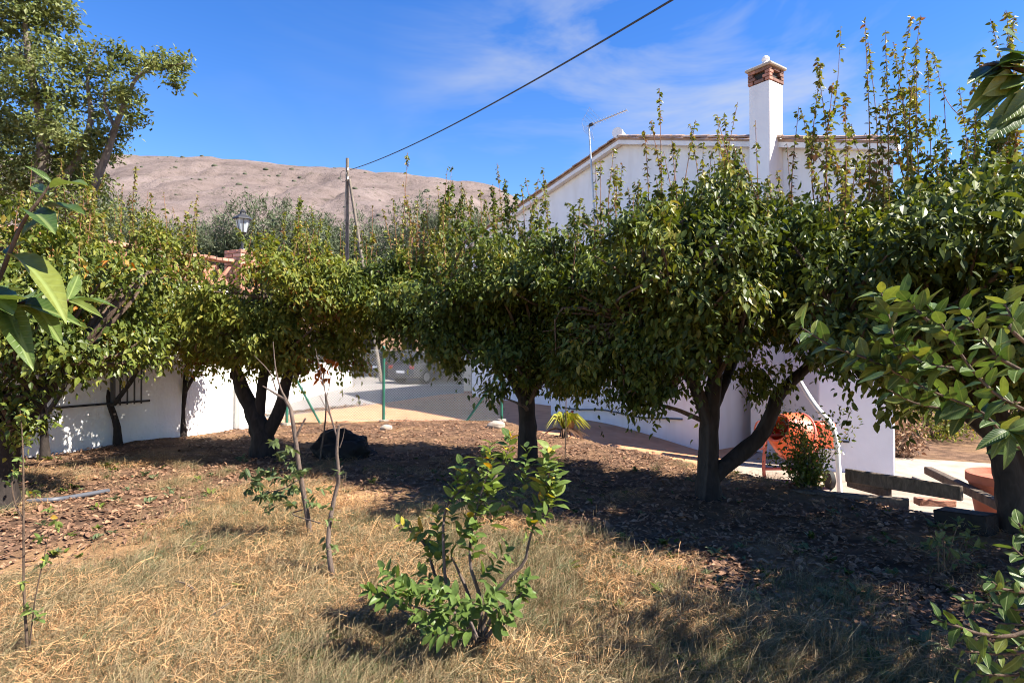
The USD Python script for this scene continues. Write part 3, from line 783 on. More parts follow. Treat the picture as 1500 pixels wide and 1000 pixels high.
# ------------------------------------------------------------------ foliage tools
LEAF8_V = np.array([(0, 0, 0), (.3, .27, .05), (.66, .2, .02), (1, 0, -.10), (.66, -.2, .02), (.3, -.27, .05), (.33, 0, -.02), (.68, 0, -.03)])
LEAF8_F = np.array([(0, 5, 6), (0, 6, 1), (6, 5, 4), (6, 4, 7), (6, 7, 2), (6, 2, 1), (7, 4, 3), (7, 3, 2)])
LEAF4_V = np.array([(0, 0, 0), (.45, .27, .05), (1, 0, -.06), (.45, -.27, .05), (.48, 0, -.02)])
LEAF4_F = np.array([(0, 3, 4), (0, 4, 1), (4, 3, 2), (4, 2, 1)])
NARROW_V = np.array([(0, 0, 0), (.5, .10, 0), (1, 0, 0), (.5, -.10, 0)]); NARROW_F = np.array([(0, 3, 2), (0, 2, 1)])
T8, T4, TN = (LEAF8_V, LEAF8_F), (LEAF4_V, LEAF4_F), (NARROW_V, NARROW_F)


def leaves(pos, d, nrm, size, tmpl=T8, wide=1.0):
    pos = np.asarray(pos); n = len(pos)
    x = unit(d); z = unit(nrm - x * np.sum(nrm * x, 1, keepdims=True)); y = np.cross(z, x)
    tv, tf = tmpl
    w = np.ones(n) * wide * (0.85 + 0.3 * rng.random(n))
    curl = 0.4 + 1.6 * rng.random(n)
    V = pos[:, None] + size[:, None, None] * (tv[None, :, :1] * x[:, None] + tv[None, :, 1:2] * (w[:, None] * np.ones(len(tv)))[..., None] * y[:, None] + tv[None, :, 2:] * curl[:, None, None] * z[:, None])
    F = tf[None] + (np.arange(n) * len(tv))[:, None, None]
    return V.reshape(-1, 3), F.reshape(-1, 3)


def rdir(n):
    return unit(rng.normal(size=(n, 3)))


def crown_points(c, r, n, thin=0.5, freq=1.6, seed=0, hollow=0.45, squash_low=1.0):
    """Points through a lumpy ellipsoid, denser outside, with gaps."""
    out = []
    c, r = np.array(c, float), np.array(r, float)
    for turn in range(40):
        if sum(map(len, out)) >= n:
            break
        p = rng.uniform(-1.12, 1.12, (n * 2, 3))
        rad = np.linalg.norm(p, axis=1)
        w = c + p * r
        lump = meshkit.fbm(unit(p) * 2.2 + seed * 7.3, 3, seed)
        lim = 0.74 + 0.62 * (lump - 0.25)
        ok = (rad < lim) & (rng.random(len(p)) < np.clip(rad / lim, 0, 1) ** 0.9 + hollow * 0.4)
        nz = meshkit.fbm(w * freq, 2, seed + 31)
        ok &= (nz > thin - 0.16 + 0.10 * rng.random(len(p))) | (turn > 12)
        out.append(w[ok])
    return np.vstack(out)[:n]


def twig_leaves(P, c, nl, size, droop, seed, tmpl=T8, spread=0.16, wide=1.0):
    """Twigs at points P around the centre c, each with nl leaves alternating along it and hanging by droop."""
    n = len(P)
    td = unit(unit(P - c) * [1, 1, 0.5] + rng.normal(0, 0.55, (n, 3)) + [0, 0, 0.25])
    u = np.tile(np.linspace(-1, 1, nl), n)[:, None]
    T = np.repeat(td, nl, 0)
    sag = np.array([0, 0, -1.0]) * spread * 0.5 * droop * np.clip(u, 0, 1) ** 2
    pos = np.repeat(P, nl, 0) + T * (u * spread) + sag + rng.normal(0, spread * 0.2, (n * nl, 3))
    a = unit(np.cross(T, rng.normal(size=(n, 3)).repeat(nl, 0))) * np.where(np.arange(n * nl) % 2, 1, -1)[:, None]
    d = unit(T * 0.45 + a * 0.55 + rdir(n * nl) * 0.45 + np.array([0, 0, -droop]) * (0.35 + rng.random((n * nl, 1))))
    nrm = unit(np.array([0, 0, 0.75]) + 0.65 * np.repeat(unit(P - c), nl, 0) + rng.normal(0, 0.45, (n * nl, 3)))
    s = size * (0.5 + 0.8 * rng.random(n * nl)) * np.repeat(0.85 + 0.3 * rng.random(n), nl)
    return leaves(pos, d, nrm, s, tmpl, wide)


def shoot(tree, p, q, leafm, dens=76, size=0.074, bushy=0.0, stem='bark_red_twig'):
    p, q = np.array(p, float), np.array(q, float)
    L = np.linalg.norm(q - p)
    bend = rng.normal(0, 0.05 * L, 3) * [1, 1, 0]
    axes = [spline([p, (p + q) / 2 + bend, q + [0, 0, -0.0]], 9)]
    if rng.random() < 0.45:
        i = rng.integers(2, 6)
        out = rng.normal(0, 0.11, 3) * [1, 1, 0]
        axes.append(spline([axes[0][i], axes[0][i] + out + [0, 0, L * 0.16], axes[0][i] + out * 1.5 + [0, 0, L * rng.uniform(0.25, 0.5)]], 9))
    s = obj('shoot', cat_mesh([tube(P, np.linspace(0.0075, 0.0026, 9) * (1 if k == 0 else 0.6), 4) for k, P in enumerate(axes)]), stem, tree)
    parts = []
    for P in axes:
        LL = np.linalg.norm(P[-1] - P[0])
        n = max(8, int(LL * dens * (1 + 2.2 * bushy) * rng.uniform(0.65, 1.2)))
        u = rng.random(n * 2) ** 0.95
        keep = meshkit.noise(np.stack([u * LL * 5.5, np.full(n * 2, p[0] * 9), np.full(n * 2, p[1] * 9)], -1), 3) > 0.42 + rng.normal(0, 0.1, n * 2)
        u = np.r_[u[keep][:n], 0.99, 0.97, 0.95]; n = len(u)
        pos = np.stack([np.interp(u * 8, np.arange(9), P[:, k]) for k in range(3)], 1)
        pos += rng.normal(0, 0.014 + 0.06 * bushy, (n, 3)) * (1.15 - u)[:, None]
        d = unit(rdir(n) * [1, 1, 0.35] + [0, 0, 0.15] - np.array([0, 0, 0.9]) * rng.random((n, 1)) * (1 + bushy))
        nrm = unit(rdir(n) * 0.8 + [0, 0, 0.7])
        parts.append(leaves(pos, d, nrm, size * (0.45 + 0.8 * rng.random(n)) * (1.15 - 0.5 * u), T8))
    obj('foliage', cat_mesh(parts), leafm, s, per=8)


def limb_set(lines, mat, tree, name='trunk', rough=0.22):
    """lines: list of (points, radii); the first is the trunk, the rest its limbs, all one part."""
    parts = []
    for k, (P, R) in enumerate(lines):
        parts.append(tube(P, R, 10 if k == 0 else 8, n=14 if len(P) > 2 else 8, rough=rough, seed=k))
    return obj(name, cat_mesh(parts), mat, tree, smooth=50)


def inner_branches(starts, targets, mat, tree, r0=0.03):
    parts = []
    for t in targets:
        s = starts[np.argmin(np.linalg.norm(np.array(starts) - t, axis=1) + rng.random(len(starts)) * 0.5)]
        mid = (s + t) / 2 + rng.normal(0, 0.12, 3) + [0, 0, 0.08]
        parts.append(tube([s, mid, t], [r0, r0 * 0.6, 0.006], 5, n=7))
    return obj('branches', cat_mesh(parts), mat, tree, smooth=60)


def fruit_tree(key, label, lines, crowns, leafm, shoots, group=None, size=0.076, droop=0.85, bark_='bark_dark', name='fruit_tree', seed=1, thin=0.565, nl=13):
    base = lines[0][0][0]
    t = thing(name, label, 'tree', (base[0], base[1], float(ground_z(base[0], base[1]))), group)
    limb_set(lines, bark_, t)
    starts = [np.array(p) for P, R in lines for p in P[2:]] or [np.array(lines[0][0][-1])]
    tg, parts = [], []
    for k, (c, r, n) in enumerate(crowns):
        c = np.array(c, float) + [0, 0, 0.02]; r = np.array(r, float)
        P = [crown_points(c, r, int(n * 0.58), thin=thin, seed=seed + k)]
        for _ in range(int(4 + n / 65)):     # boughs standing out of the round mass
            e = unit(rng.normal(size=3) * [1, 1, 0.8])
            P.append(crown_points(c + e * r * rng.uniform(0.85, 1.22), r * rng.uniform(0.18, 0.40), int(12 + n * 0.03), thin=0.3, seed=seed + k))
        P = np.vstack(P)
        parts.append(twig_leaves(P, c - [0, 0, 0.4], nl, size, droop, seed, wide=0.9))
        low = P[(P[:, 2] < c[2] - r[2] * 0.15)]
        if len(low) > 8:                     # hanging sprays along the lower edge
            low = low[rng.choice(len(low), max(4, len(low) // 13), replace=False)]
            for h in low:
                m = rng.integers(8, 20); Lh = 0.12 + 0.55 * rng.random() ** 2.5; sw = rng.normal(0, 0.07, 3) * [1, 1, 0]
                uu = rng.random(m)[:, None]
                hp = h + (np.array([0, 0, -Lh]) + sw) * uu + rng.normal(0, 0.025, (m, 3))
                parts.append(leaves(hp, unit(rdir(m) * 0.7 + [0, 0, -0.9]), unit(rdir(m) + (h - c) * [1, 1, 0] * 1.2 + [0, 0, .2]), size * (0.6 + 0.6 * rng.random(m)), T8, 0.9))
        tg.append(P[rng.choice(len(P), 26, replace=False)])
    inner_branches(starts, np.vstack(tg), 'bark_twig', t)
    obj('crown', cat_mesh(parts), leafm, t, per=8)
    for p, q, b in shoots:
        shoot(t, p, q, 'leaf_shoot' if b < 0.5 else leafm, bushy=b, size=0.068 if b < 0.5 else 0.07)
    return t


def rand_shoots(c, r, n, zb, hmin, hmax, bush=0.3, lean=0.08):
    out = []
    for _ in range(int(n * 1.9)):
        a, rr_ = rng.random() * 2 * np.pi, math.sqrt(rng.random()) * 0.92
        x, y = c[0] + math.cos(a) * rr_ * r[0], c[1] + math.sin(a) * rr_ * r[1]
        h = hmin + (hmax - hmin) * rng.random() ** 1.4
        p = np.array([x, y, zb - 0.25 - 0.35 * rr_])
        out.append((p, p + [rng.normal(0, lean), rng.normal(0, lean), h + 0.3], 0.6 if rng.random() < bush else 0.1 * rng.random()))
    return out


def px_shoots(lst, d, zb, jit=0.35):
    """Shoots whose tips stand at given pixels, rooted in the crown at height zb."""
    out = []
    for px, py, b in lst:
        dd = d + rng.uniform(-jit, jit)
        q = at(px, py, dd); p = np.array([q[0] + rng.normal(0, 0.05), dd + rng.normal(0, 0.05), zb])
        out.append((p, q, b))
    return out


# ------------------------------------------------------------------ the row of fruit trees
D = 6.28
fruit_tree('right', 'dark fruit tree forked low with a long curved right limb before the orange mixer',
           [([at(1037, 732, D), at(1037, 690, D), at(1039, 620, D), at(1046, 560, D), at(1058, 480, D)], [0.155, 0.108, 0.098, 0.075, 0.03]),
            ([at(1040, 700, D), at(1078, 668, D), at(1112, 640, D), at(1130, 605, D), at(1142, 575, D + .05), at(1185, 535, D + .1), at(1230, 490, D)], [0.09, 0.085, 0.08, 0.075, 0.07, 0.05, 0.02]),
            ([at(1040, 630, D), at(1020, 570, D - .1), at(985, 520, D - .2), at(940, 470, D - .2)], [0.07, 0.06, 0.05, 0.02]),
            ([at(1042, 600, D), at(1070, 540, D + .3), at(1100, 470, D + .6)], [0.07, 0.05, 0.02])],
           [((1.25, 6.3, 1.75), (0.85, 0.95, 0.75), 620), ((2.0, 6.3, 2.1), (1.05, 1.2, 0.85), 900), ((2.85, 6.35, 2.2), (0.85, 1.0, 0.62), 600), ((1.35, 6.0, 1.45), (0.55, 0.6, 0.36), 110), ((2.2, 5.9, 2.35), (0.8, 0.7, 0.5), 260), ((1.6, 5.3, 2.25), (0.8, 0.6, 0.5), 260), ((0.75, 6.7, 1.75), (0.5, 0.6, 0.7), 300), ((0.8, 6.5, 2.2), (0.45, 0.5, 0.4), 160)],
           'leaf_green',
           px_shoots([(945, 190, .1), (967, 128, 0), (985, 205, .1), (1012, 180, .1), (1030, 240, .1), (1062, 165, .1), (1082, 148, 0), (1078, 215, .9), (1108, 175, 0), (1125, 260, 0), (955, 175, .15), (900, 215, 0), (905, 240, .2), (880, 235, .1), (900, 290, .6), (930, 265, .7), (960, 255, .6), (985, 270, .8), (1022, 265, .6), (1048, 235, .5), (1072, 235, .9), (1092, 245, .8), (1102, 275, .7), (1132, 290, .7), (1000, 290, .7), (840, 300, .9), (870, 305, .8), (1140, 300, .1)], 6.4, 2.2)
           + rand_shoots((2.0, 6.4), (1.4, 0.9), 26, 2.6, 0.45, 1.3), seed=3)
D = 7.94
fruit_tree('middle', 'round crowned fruit tree with one thick straight trunk in the middle of the row',
           [([at(773, 686, D), at(773, 650, D), at(772, 600, D), at(768, 550, D), at(760, 500, D)], [0.16, 0.125, 0.115, 0.09, 0.04]),
            ([at(772, 590, D), at(745, 545, D), at(705, 505, D), at(660, 470, D)], [0.08, 0.07, 0.05, 0.02]),
            ([at(772, 585, D), at(795, 540, D), at(820, 490, D), at(835, 440, D)], [0.08, 0.06, 0.045, 0.02])],
           [((-0.65, 7.9, 2.05), (0.95, 1.0, 0.70), 720), ((0.25, 7.9, 2.0), (1.0, 1.1, 0.78), 850), ((0.95, 7.8, 1.9), (0.6, 0.9, 0.7), 380), ((0.1, 7.5, 1.3), (0.55, 0.5, 0.35), 90), ((0.6, 7.7, 1.3), (0.4, 0.4, 0.35), 70), ((0.1, 7.0, 2.3), (1.0, 0.6, 0.42), 300), ((-1.3, 8.2, 2.15), (0.6, 0.8, 0.5), 330), ((-1.75, 8.6, 2.25), (0.5, 0.6, 0.5), 240)],
           'leaf_green',
           px_shoots([(597, 222, 0), (655, 245, .6), (663, 262, .3), (728, 238, .15), (740, 262, .6), (770, 260, .1), (795, 245, .1), (800, 262, .2), (625, 290, .2), (640, 270, .2), (590, 265, .1), (690, 285, .3), (710, 290, .2), (755, 300, .3), (675, 265, .3), (815, 330, .4), (612, 300, .1), (650, 300, .3), (722, 270, .2), (605, 330, .6), (630, 335, .6), (668, 300, .7), (700, 320, .7), (735, 310, .7), (748, 330, .6), (780, 330, .7), (800, 345, .6), (585, 350, .5), (690, 350, .7)], 8.1, 2.0)
           + rand_shoots((0.0, 8.0), (1.4, 0.9), 28, 2.55, 0.4, 1.15), seed=9)
D = 8.7
fruit_tree('left', 'yellowing fruit tree on a thick forked trunk left of the mesh fence',
           [([at(385, 670, D), at(384, 635, D), at(370, 600, D), at(352, 560, D), at(335, 500, D)], [0.19, 0.15, 0.11, 0.09, 0.03]),
            ([at(388, 640, D), at(408, 605, D), at(418, 565, D), at(428, 520, D), at(440, 460, D)], [0.11, 0.09, 0.08, 0.06, 0.02]),
            ([at(378, 620, D), at(385, 560, D), at(392, 500, D), at(395, 440, D)], [0.09, 0.07, 0.05, 0.02])],
           [((-3.1, 8.6, 1.95), (1.0, 1.1, 0.85), 760), ((-3.75, 8.6, 1.7), (0.7, 0.9, 0.5), 430), ((-2.3, 8.8, 2.1), (0.75, 0.9, 0.55), 420), ((-2.9, 8.5, 2.55), (0.62, 0.8, 0.5), 250), ((-3.0, 7.7, 2.1), (1.0, 0.6, 0.45), 320)],
           'leaf_yellowing',
           px_shoots([(372, 320, .2), (415, 310, .5), (440, 285, .6), (455, 300, .6), (470, 320, .6), (430, 320, .6), (400, 335, .6), (520, 330, .3), (545, 300, .3), (560, 305, .2), (498, 330, .4), (575, 290, .2), (535, 345, .3)], 8.8, 2.3)
           + rand_shoots((-2.75, 8.7), (0.95, 0.9), 14, 2.75, 0.2, 0.6, 0.3), seed=15)
D = 5.75
fruit_tree('left_end', 'dark leaning fruit tree cut off by the left edge of the picture',
           [([at(2, 752, D), at(5, 690, D), at(22, 630, D), at(60, 580, D), at(100, 530, D)], [0.17, 0.13, 0.11, 0.08, 0.03]),
            ([at(6, 680, D), at(-20, 600, D), at(-60, 520, D), at(-90, 430, D)], [0.11, 0.09, 0.06, 0.02])],
           [((-5.0, 5.9, 1.95), (1.0, 1.05, 0.8), 700), ((-4.2, 6.1, 1.7), (0.75, 0.8, 0.6), 420), ((-5.7, 6.0, 2.0), (0.7, 0.8, 0.6), 250), ((-4.5, 5.6, 1.05), (0.4, 0.45, 0.35), 70)],
           'leaf_mid',
           px_shoots([(170, 345, .3), (120, 300, .3), (60, 290, .2), (30, 280, .2), (10, 330, .2), (150, 320, .2)], 6.0, 2.2), seed=22)
D = 5.1
fruit_tree('right_end', 'dense dark fruit tree with a heavy leaning limb at the right edge',
           [([at(1496, 790, D), at(1492, 740, D), at(1484, 690, D), at(1470, 640, D), at(1440, 590, D), at(1380, 540, D)], [0.19, 0.16, 0.15, 0.13, 0.09, 0.03]),
            ([at(1478, 655, D), at(1430, 612, D - .1), at(1370, 578, D - .15), at(1310, 555, D - .2), at(1255, 520, D - .2)], [0.10, 0.08, 0.06, 0.045, 0.015]),
            ([at(1484, 670, D), at(1510, 600, D + .1), at(1530, 520, D + .2)], [0.11, 0.08, 0.03])],
           [((3.2, 5.1, 1.95), (0.85, 1.0, 0.75), 760), ((4.1, 4.9, 2.1), (1.1, 1.2, 0.95), 1100), ((5.0, 4.9, 2.0), (0.9, 1.1, 0.8), 560), ((4.4, 3.9, 2.1), (0.85, 0.8, 0.8), 520), ((3.9, 4.25, 2.0), (0.7, 0.7, 0.7), 380), ((3.6, 5.9, 2.35), (0.9, 0.8, 0.7), 520), ((4.5, 5.7, 2.6), (0.9, 0.8, 0.6), 420)],
           'leaf_green',
           px_shoots([(1198, 82, .15), (1205, 90, .2), (1222, 120, .1), (1240, 140, .1), (1270, 28, 0), (1275, 60, .1), (1300, 42, .1), (1312, 60, .15), (1338, 22, .1), (1352, 20, .1), (1345, 60, .2), (1362, 70, .1), (1385, 120, 0), (1408, 125, 0), (1172, 155, 0), (1250, 180, .2), (1455, 25, .1), (1478, 12, .1), (1490, 20, .1), (1440, 70, .1), (1325, 130, .3), (1290, 150, .3), (1430, 100, .2), (1465, 90, .2), (1495, 70, .2), (1260, 220, .2), (1290, 240, .4), (1440, 150, .6), (1462, 130, .7), (1480, 140, .8), (1496, 120, .8), (1470, 200, .8), (1450, 230, .7), (1490, 230, .8), (1420, 200, .4), (1400, 240, .5), (1360, 220, .5), (1330, 220, .5), (1215, 200, .4), (1185, 230, .4)], 5.45, 2.3)
           + rand_shoots((4.1, 5.6), (1.2, 0.8), 18, 2.75, 0.4, 1.0), seed=28)

# small trees against the white wall
for (px, py, d, lean, lab, cr, sd) in (
        (174, 652, 9.45, -30, 'slim tree with a bent thin trunk beside the iron railing', ((-5.6, 9.1, 2.3), (1.05, 0.95, 0.75)), 41),
        (269, 636, 10.55, 6, 'slim straight dark tree standing against the far half of the white wall', ((-5.05, 9.75, 1.8), (0.9, 0.8, 0.52)), 42),
        (68, 672, 8.3, -8, 'thin short tree at the near end of the white wall', ((-5.9, 8.0, 2.2), (1.0, 0.9, 0.75)), 43)):
    fruit_tree(str(sd), lab, [([at(px, py + 4, d), at(px - 2, py - 30, d), at(px + lean * 0.5, py - 70, d), at(px + lean * 0.8, py - 130, d), at(px + lean * 0.5, py - 200, d)], [0.075, 0.05, 0.045, 0.04, 0.015]),
                              ([at(px + lean * 0.2, py - 60, d), at(px + 28, py - 110, d - .3), at(px + 50, py - 170, d - .4)], [0.035, 0.03, 0.012])],
               [(cr[0], cr[1], 720), ((cr[0][0] + 0.35, cr[0][1] - 0.35, cr[0][2] - 0.25), (0.8, 0.7, 0.5), 240)], 'leaf_yellowing',
               rand_shoots(cr[0], (1.0, 0.8), 13 if sd != 42 else 4, cr[0][2] + (0.75 if sd != 42 else 0.45), 0.3, 1.15 if sd != 42 else 0.6, 0.15), seed=sd, size=0.074, name='slim_fruit_tree')


# ------------------------------------------------------------------ background trees
def limb_tree(name, label, base, lines, clumps, n_per, leafm, size, tmpl, barkm, group=None, droop=0.2, seed=5, nl=14, spread=0.2):
    t = thing(name, label, 'tree', base, group)
    limb_set(lines, barkm, t)
    parts = []
    for k, (c, r) in enumerate(clumps):
        P = crown_points(c, r, n_per if n_per > 200 else int(22 + 190 * r[0] ** 2), thin=0.47, freq=1.1, seed=seed + k)
        parts.append(twig_leaves(P, np.array(c) - [0, 0, 0.4], nl, size, droop, seed, tmpl, spread))
    obj('crown', cat_mesh(parts), leafm, t, per=len(tmpl[0]))
    return t


D = 16.0
cl = []
for px, py, r in ((30, 60, 1.1), (70, 110, 1.0), (110, 80, .55), (20, 160, 1.2), (100, 180, .9), (60, 230, 1.3), (140, 150, .6), (150, 100, .3), (165, 75, .3), (190, 95, .3), (215, 95, .28), (240, 88, .3), (262, 92, .28), (255, 118, .14), (185, 140, .32), (195, 170, .28), (170, 130, .3), (120, 240, 1.0), (20, 280, 1.4), (100, 300, 1.2), (-60, 80, 1.6), (-80, 220, 1.9), (60, 10, .8), (0, 0, 1.0), (90, 20, .4), (40, -40, 1.0), (178, 190, .22), (150, 215, .5)):
    cl.append((at(px, py, D + rng.uniform(-0.6, 0.6)), (r, r, r * 0.8)))
bl = np.array([at(40, 400, D)[0], D, 0.0])
t = limb_tree('tall_tree', 'tall grey green tree with open branches reaching over the hill at left', bl,
              [([bl, at(45, 400, D), at(50, 300, D), at(62, 200, D), at(40, 100, D), at(30, 0, D)], [0.3, 0.25, 0.2, 0.14, 0.09, 0.04]),
               ([at(120, 310, D), at(152, 232, D), at(165, 190, D), at(185, 140, D), at(205, 105, D), at(270, 90, D)], [0.12, 0.09, 0.08, 0.06, 0.04, 0.012]),
               ([at(55, 260, D), at(70, 150, D), at(45, 100, D), at(20, 70, D)], [0.09, 0.07, 0.05, 0.02]),
               ([at(56, 290, D), at(100, 250, D), at(130, 180, D), at(125, 110, D), at(140, 60, D)], [0.12, 0.09, 0.07, 0.04, 0.015]),
               ([at(165, 185, D), at(150, 140, D), at(160, 80, D)], [0.05, 0.035, 0.012]),
               ([at(52, 340, D), at(90, 330, D), at(120, 310, D)], [0.16, 0.14, 0.12])],
              cl, 130, 'leaf_grey_tree', 0.13, T4, 'bark_pale', seed=60, nl=8, spread=0.24)

def make_olive(i, loc, s, label):
    c = np.array([loc[0], loc[1], float(ground_z(loc[0], loc[1]))])
    lines = [([c - up * .2, c + up * 1.2 * s, c + up * 2.2 * s], [.35 * s, .25 * s, .18 * s])]
    clumps = []
    for k in range(7):
        a = k * 2.4 + i; rr_ = (0.4 + 0.9 * ((k * 37 + i * 11) % 10) / 10) * s * 1.25
        cc = c + np.array([math.cos(a) * rr_, math.sin(a) * rr_, (3.0 + 2.3 * ((k * 53 + i * 7) % 10) / 10) * s])
        clumps.append((cc, (1.35 * s, 1.35 * s, 1.15 * s)))
        lines.append(([c + up * 1.8 * s, (c + up * 2.2 * s + cc) / 2, cc], [.13 * s, .09 * s, .03 * s]))
    limb_tree('olive_tree', label, c, lines, clumps, 260, 'leaf_olive', 0.15 * s, TN, 'bark_pale', group=None, droop=0.0, seed=70 + i * 9, nl=16, spread=0.3)


for i, (px, d, s, lab) in enumerate((
        (135, 29, 1.2, 'grey green olive tree beside the tall tree above the lattice wall'),
        (195, 34, 1.25, 'grey green olive tree behind the shoots left of the lantern'),
        (275, 33, 1.18, 'rounded olive tree rising just left of the lantern'),
        (345, 36, 1.25, 'olive tree directly behind the lantern'),
        (415, 36, 1.45, 'tallest olive tree between the lantern and the utility pole'),
        (465, 38, 1.42, 'olive tree at the left foot of the utility pole'),
        (540, 38, 1.36, 'olive tree at the right foot of the utility pole'),
        (600, 34, 1.22, 'olive tree behind the middle of the fence'),
        (650, 37, 1.40, 'olive tree left of the house where the hill slopes down'),
        (705, 40, 1.5, 'olive tree nearest the left eave of the white house'),
        (750, 46, 1.5, 'olive tree half hidden by the left eave of the house'))):
    make_olive(i, ((px - 750) / 900 * d, d), s * 1.2, lab)

# bushes beyond the yard at right
for k, (px, py, d, r, lab, lm, nn) in enumerate((
        (1312, 640, 11.3, .45, 'dry brown bush growing beside the shaded wall end', 'leaf_dead', 170),
        (1370, 585, 13.5, 1.15, 'sunlit yellow green bush beyond the yard at right', 'leaf_yellowing', 620),
        (1440, 560, 15.0, 1.5, 'large green bush beyond the yard by the right edge', 'leaf_mid', 700),
        (1520, 580, 14.0, 1.5, 'green bush past the right edge behind the clay pot', 'leaf_mid', 500))):
    c = at(px, py, d); gz = float(ground_z(c[0], c[1]))
    c[2] = max(c[2], gz + r * 0.75)
    t = thing('bush', lab, 'bush', (c[0], c[1], gz))
    st = []
    for j in range(9):
        e = c + rdir(1)[0] * r * 0.7
        st.append(tube([np.array([c[0] + rng.normal(0, .05), c[1] + rng.normal(0, .05), gz - .05]), (c + e) / 2 - up * r * .3, e], [.02, .014, .005], 5, n=7))
    obj('stems', cat_mesh(st), 'bark_twig', t)
    P = crown_points(c, (r, r, r * .95), nn, seed=90 + k)
    obj('foliage', twig_leaves(P, c - up * .3, 8, 0.07, 0.3, 1), lm, t, per=8)

# ------------------------------------------------------------------ leaf-by-leaf plants
def near_leaf_template(curve, fold, wave_, wide, ns=11):
    s = np.linspace(0, 1, ns)
    w = wide * np.sin(np.pi * s**0.9) ** 0.72 * (1 - 0.12 * s)
    w[0] = 0.012
    z = -curve * s**2
    V, F = [], []
    for i in range(ns):
        wz = wave_ * math.sin(s[i] * 11)
        V += [(s[i], w[i], z[i] + fold * w[i] + wz * w[i]), (s[i], 0, z[i]), (s[i], -w[i], z[i] + fold * w[i] - wz * w[i])]
    for i in range(ns - 1):
        for j in range(2):
            a, b, c, d = i * 3 + j, i * 3 + j + 1, (i + 1) * 3 + j + 1, (i + 1) * 3 + j
            F += [(c, b, a), (d, c, a)]
    return np.array(V), np.array(F)


NEAR = [near_leaf_template(c, f, w, wd_) for c, f, w, wd_ in ((.08, .2, .05, .24), (.2, .3, .1, .25), (.32, .45, .08, .22), (.02, .15, .06, .27), (.42, .3, .12, .24), (-.08, .35, .08, .25))]
NARROWT = [near_leaf_template(c, f, w, wd_) for c, f, w, wd_ in ((.18, .45, .14, .165), (.3, .6, .16, .16), (.42, .7, .12, .15), (.1, .5, .12, .17))]


def leaf_prim(parent, p, d, n, L, mat, tmpl, wide=1.0):
    path = numbered(str(parent.GetPath()), 'leaf')
    x = unit(d); z = unit(n - x * np.dot(n, x)); y = np.cross(z, x)
    V, F = tmpl
    m = usdkit.mesh(stage, path, (V, F), MAT[mat], smooth=True)
    pos = np.asarray(p) - LOC[str(parent.GetPath())]
    M = Gf.Matrix4d(*(list(x * L) + [0]), *(list(y * L * wide) + [0]), *(list(z * L) + [0]), *(list(pos) + [1]))
    m.AddTransformOp().Set(M)
    return m


class LeafBag:
    """Leaves of one plant: the first 300 singly, the rest as one part."""
    def __init__(self, parent, mat, tmpls):
        self.parent, self.mat, self.t, self.n, self.rest = parent, mat, tmpls, 0, []

    def add(self, p, d, n, L, wide=1.0, t=None):
        tm_ = self.t[rng.integers(len(self.t))] if t is None else self.t[t]
        if self.n < 300:
            leaf_prim(self.parent, p, d, n, L, self.mat, tm_, wide)
        else:
            x = unit(d); z = unit(n - x * np.dot(n, x)); y = np.cross(z, x)
            self.rest.append((np.asarray(p) + L * (tm_[0] @ np.stack([x, y * wide, z])), tm_[1]))
        self.n += 1

    def done(self):
        if self.rest:
            obj('leaves', cat_mesh(self.rest), self.mat, self.parent, smooth=True, kind='stuff')

    def sprig(self, P, n, L, spread=0.9, start=0.25, upn=0.9, tipbias=0.4, droop=0.25):
        """n leaves along the twig P."""
        P = spline(P, 12); T = unit(np.gradient(P, axis=0))
        for k in range(n):
            u = (start + (1 - start) * (k + 0.5) / n) * 11
            i = min(int(u), 10); p = P[i] * (1 - (u - i)) + P[i + 1] * (u - i); t = T[i]
            ang = k * 2.4 + rng.random()
            a = unit(np.cross(t, [0.3, 0.2, 1.0])); b = np.cross(t, a)
            sd = a * math.cos(ang) + b * math.sin(ang)
            d = unit(t * (tipbias + 0.5 * rng.random()) + sd * spread + np.array([0, 0, -droop * rng.random()]))
            nn = unit(np.array([0, 0, upn]) + rng.normal(0, 0.55, 3) - sd * 0.35 + t * 0.15)
            self.add(p, d, nn, L * (0.7 + 0.5 * rng.random()) * (1 - 0.25 * k / n))


# bush in the foreground
D = 3.1
base = at(700, 935, D); base[2] = float(ground_z(base[0], base[1]))
bush = thing('leafy_bush', 'bright green broad leaved bush with many stems in the middle of the dry grass', 'bush', base)
stems = [[base, at(690, 880, D), at(672, 835, D), at(662, 815, D - .05)], [base, at(705, 880, D), at(690, 830, D - .05), at(690, 785, D), at(700, 740, D), at(715, 690, D)],
         [base, at(715, 890, D), at(740, 850, D), at(768, 822, D), at(775, 790, D), at(795, 730, D), at(805, 690, D)],
         [base, at(680, 900, D - .1), at(640, 895, D - .15), at(590, 880, D - .2)], [base, at(725, 895, D - .05), at(750, 880, D - .1), at(765, 865, D - .1)],
         [base, at(670, 880, D + .1), at(640, 845, D + .1), at(625, 800, D + .1), at(600, 775, D + .1)], [base, at(660, 880, D), at(650, 800, D), at(655, 740, D + .05), at(690, 700, D + .05)],
         [at(700, 740, D), at(725, 700, D + .1), at(745, 660, D + .15)], [base, at(690, 910, D - .25), at(700, 930, D - .4)], [base, at(735, 905, D - .1), at(738, 920, D - .2)], [base, at(640, 920, D - .05), at(600, 900, D + .1), at(560, 865, D + .1)]]
for s in stems:
    obj('stem', tube(s, np.linspace(0.012, 0.004, len(s)), 6, n=14, rough=0.15), 'bark_grey', bush, smooth=60)
bag = LeafBag(bush, 'leaf_bush', NEAR)
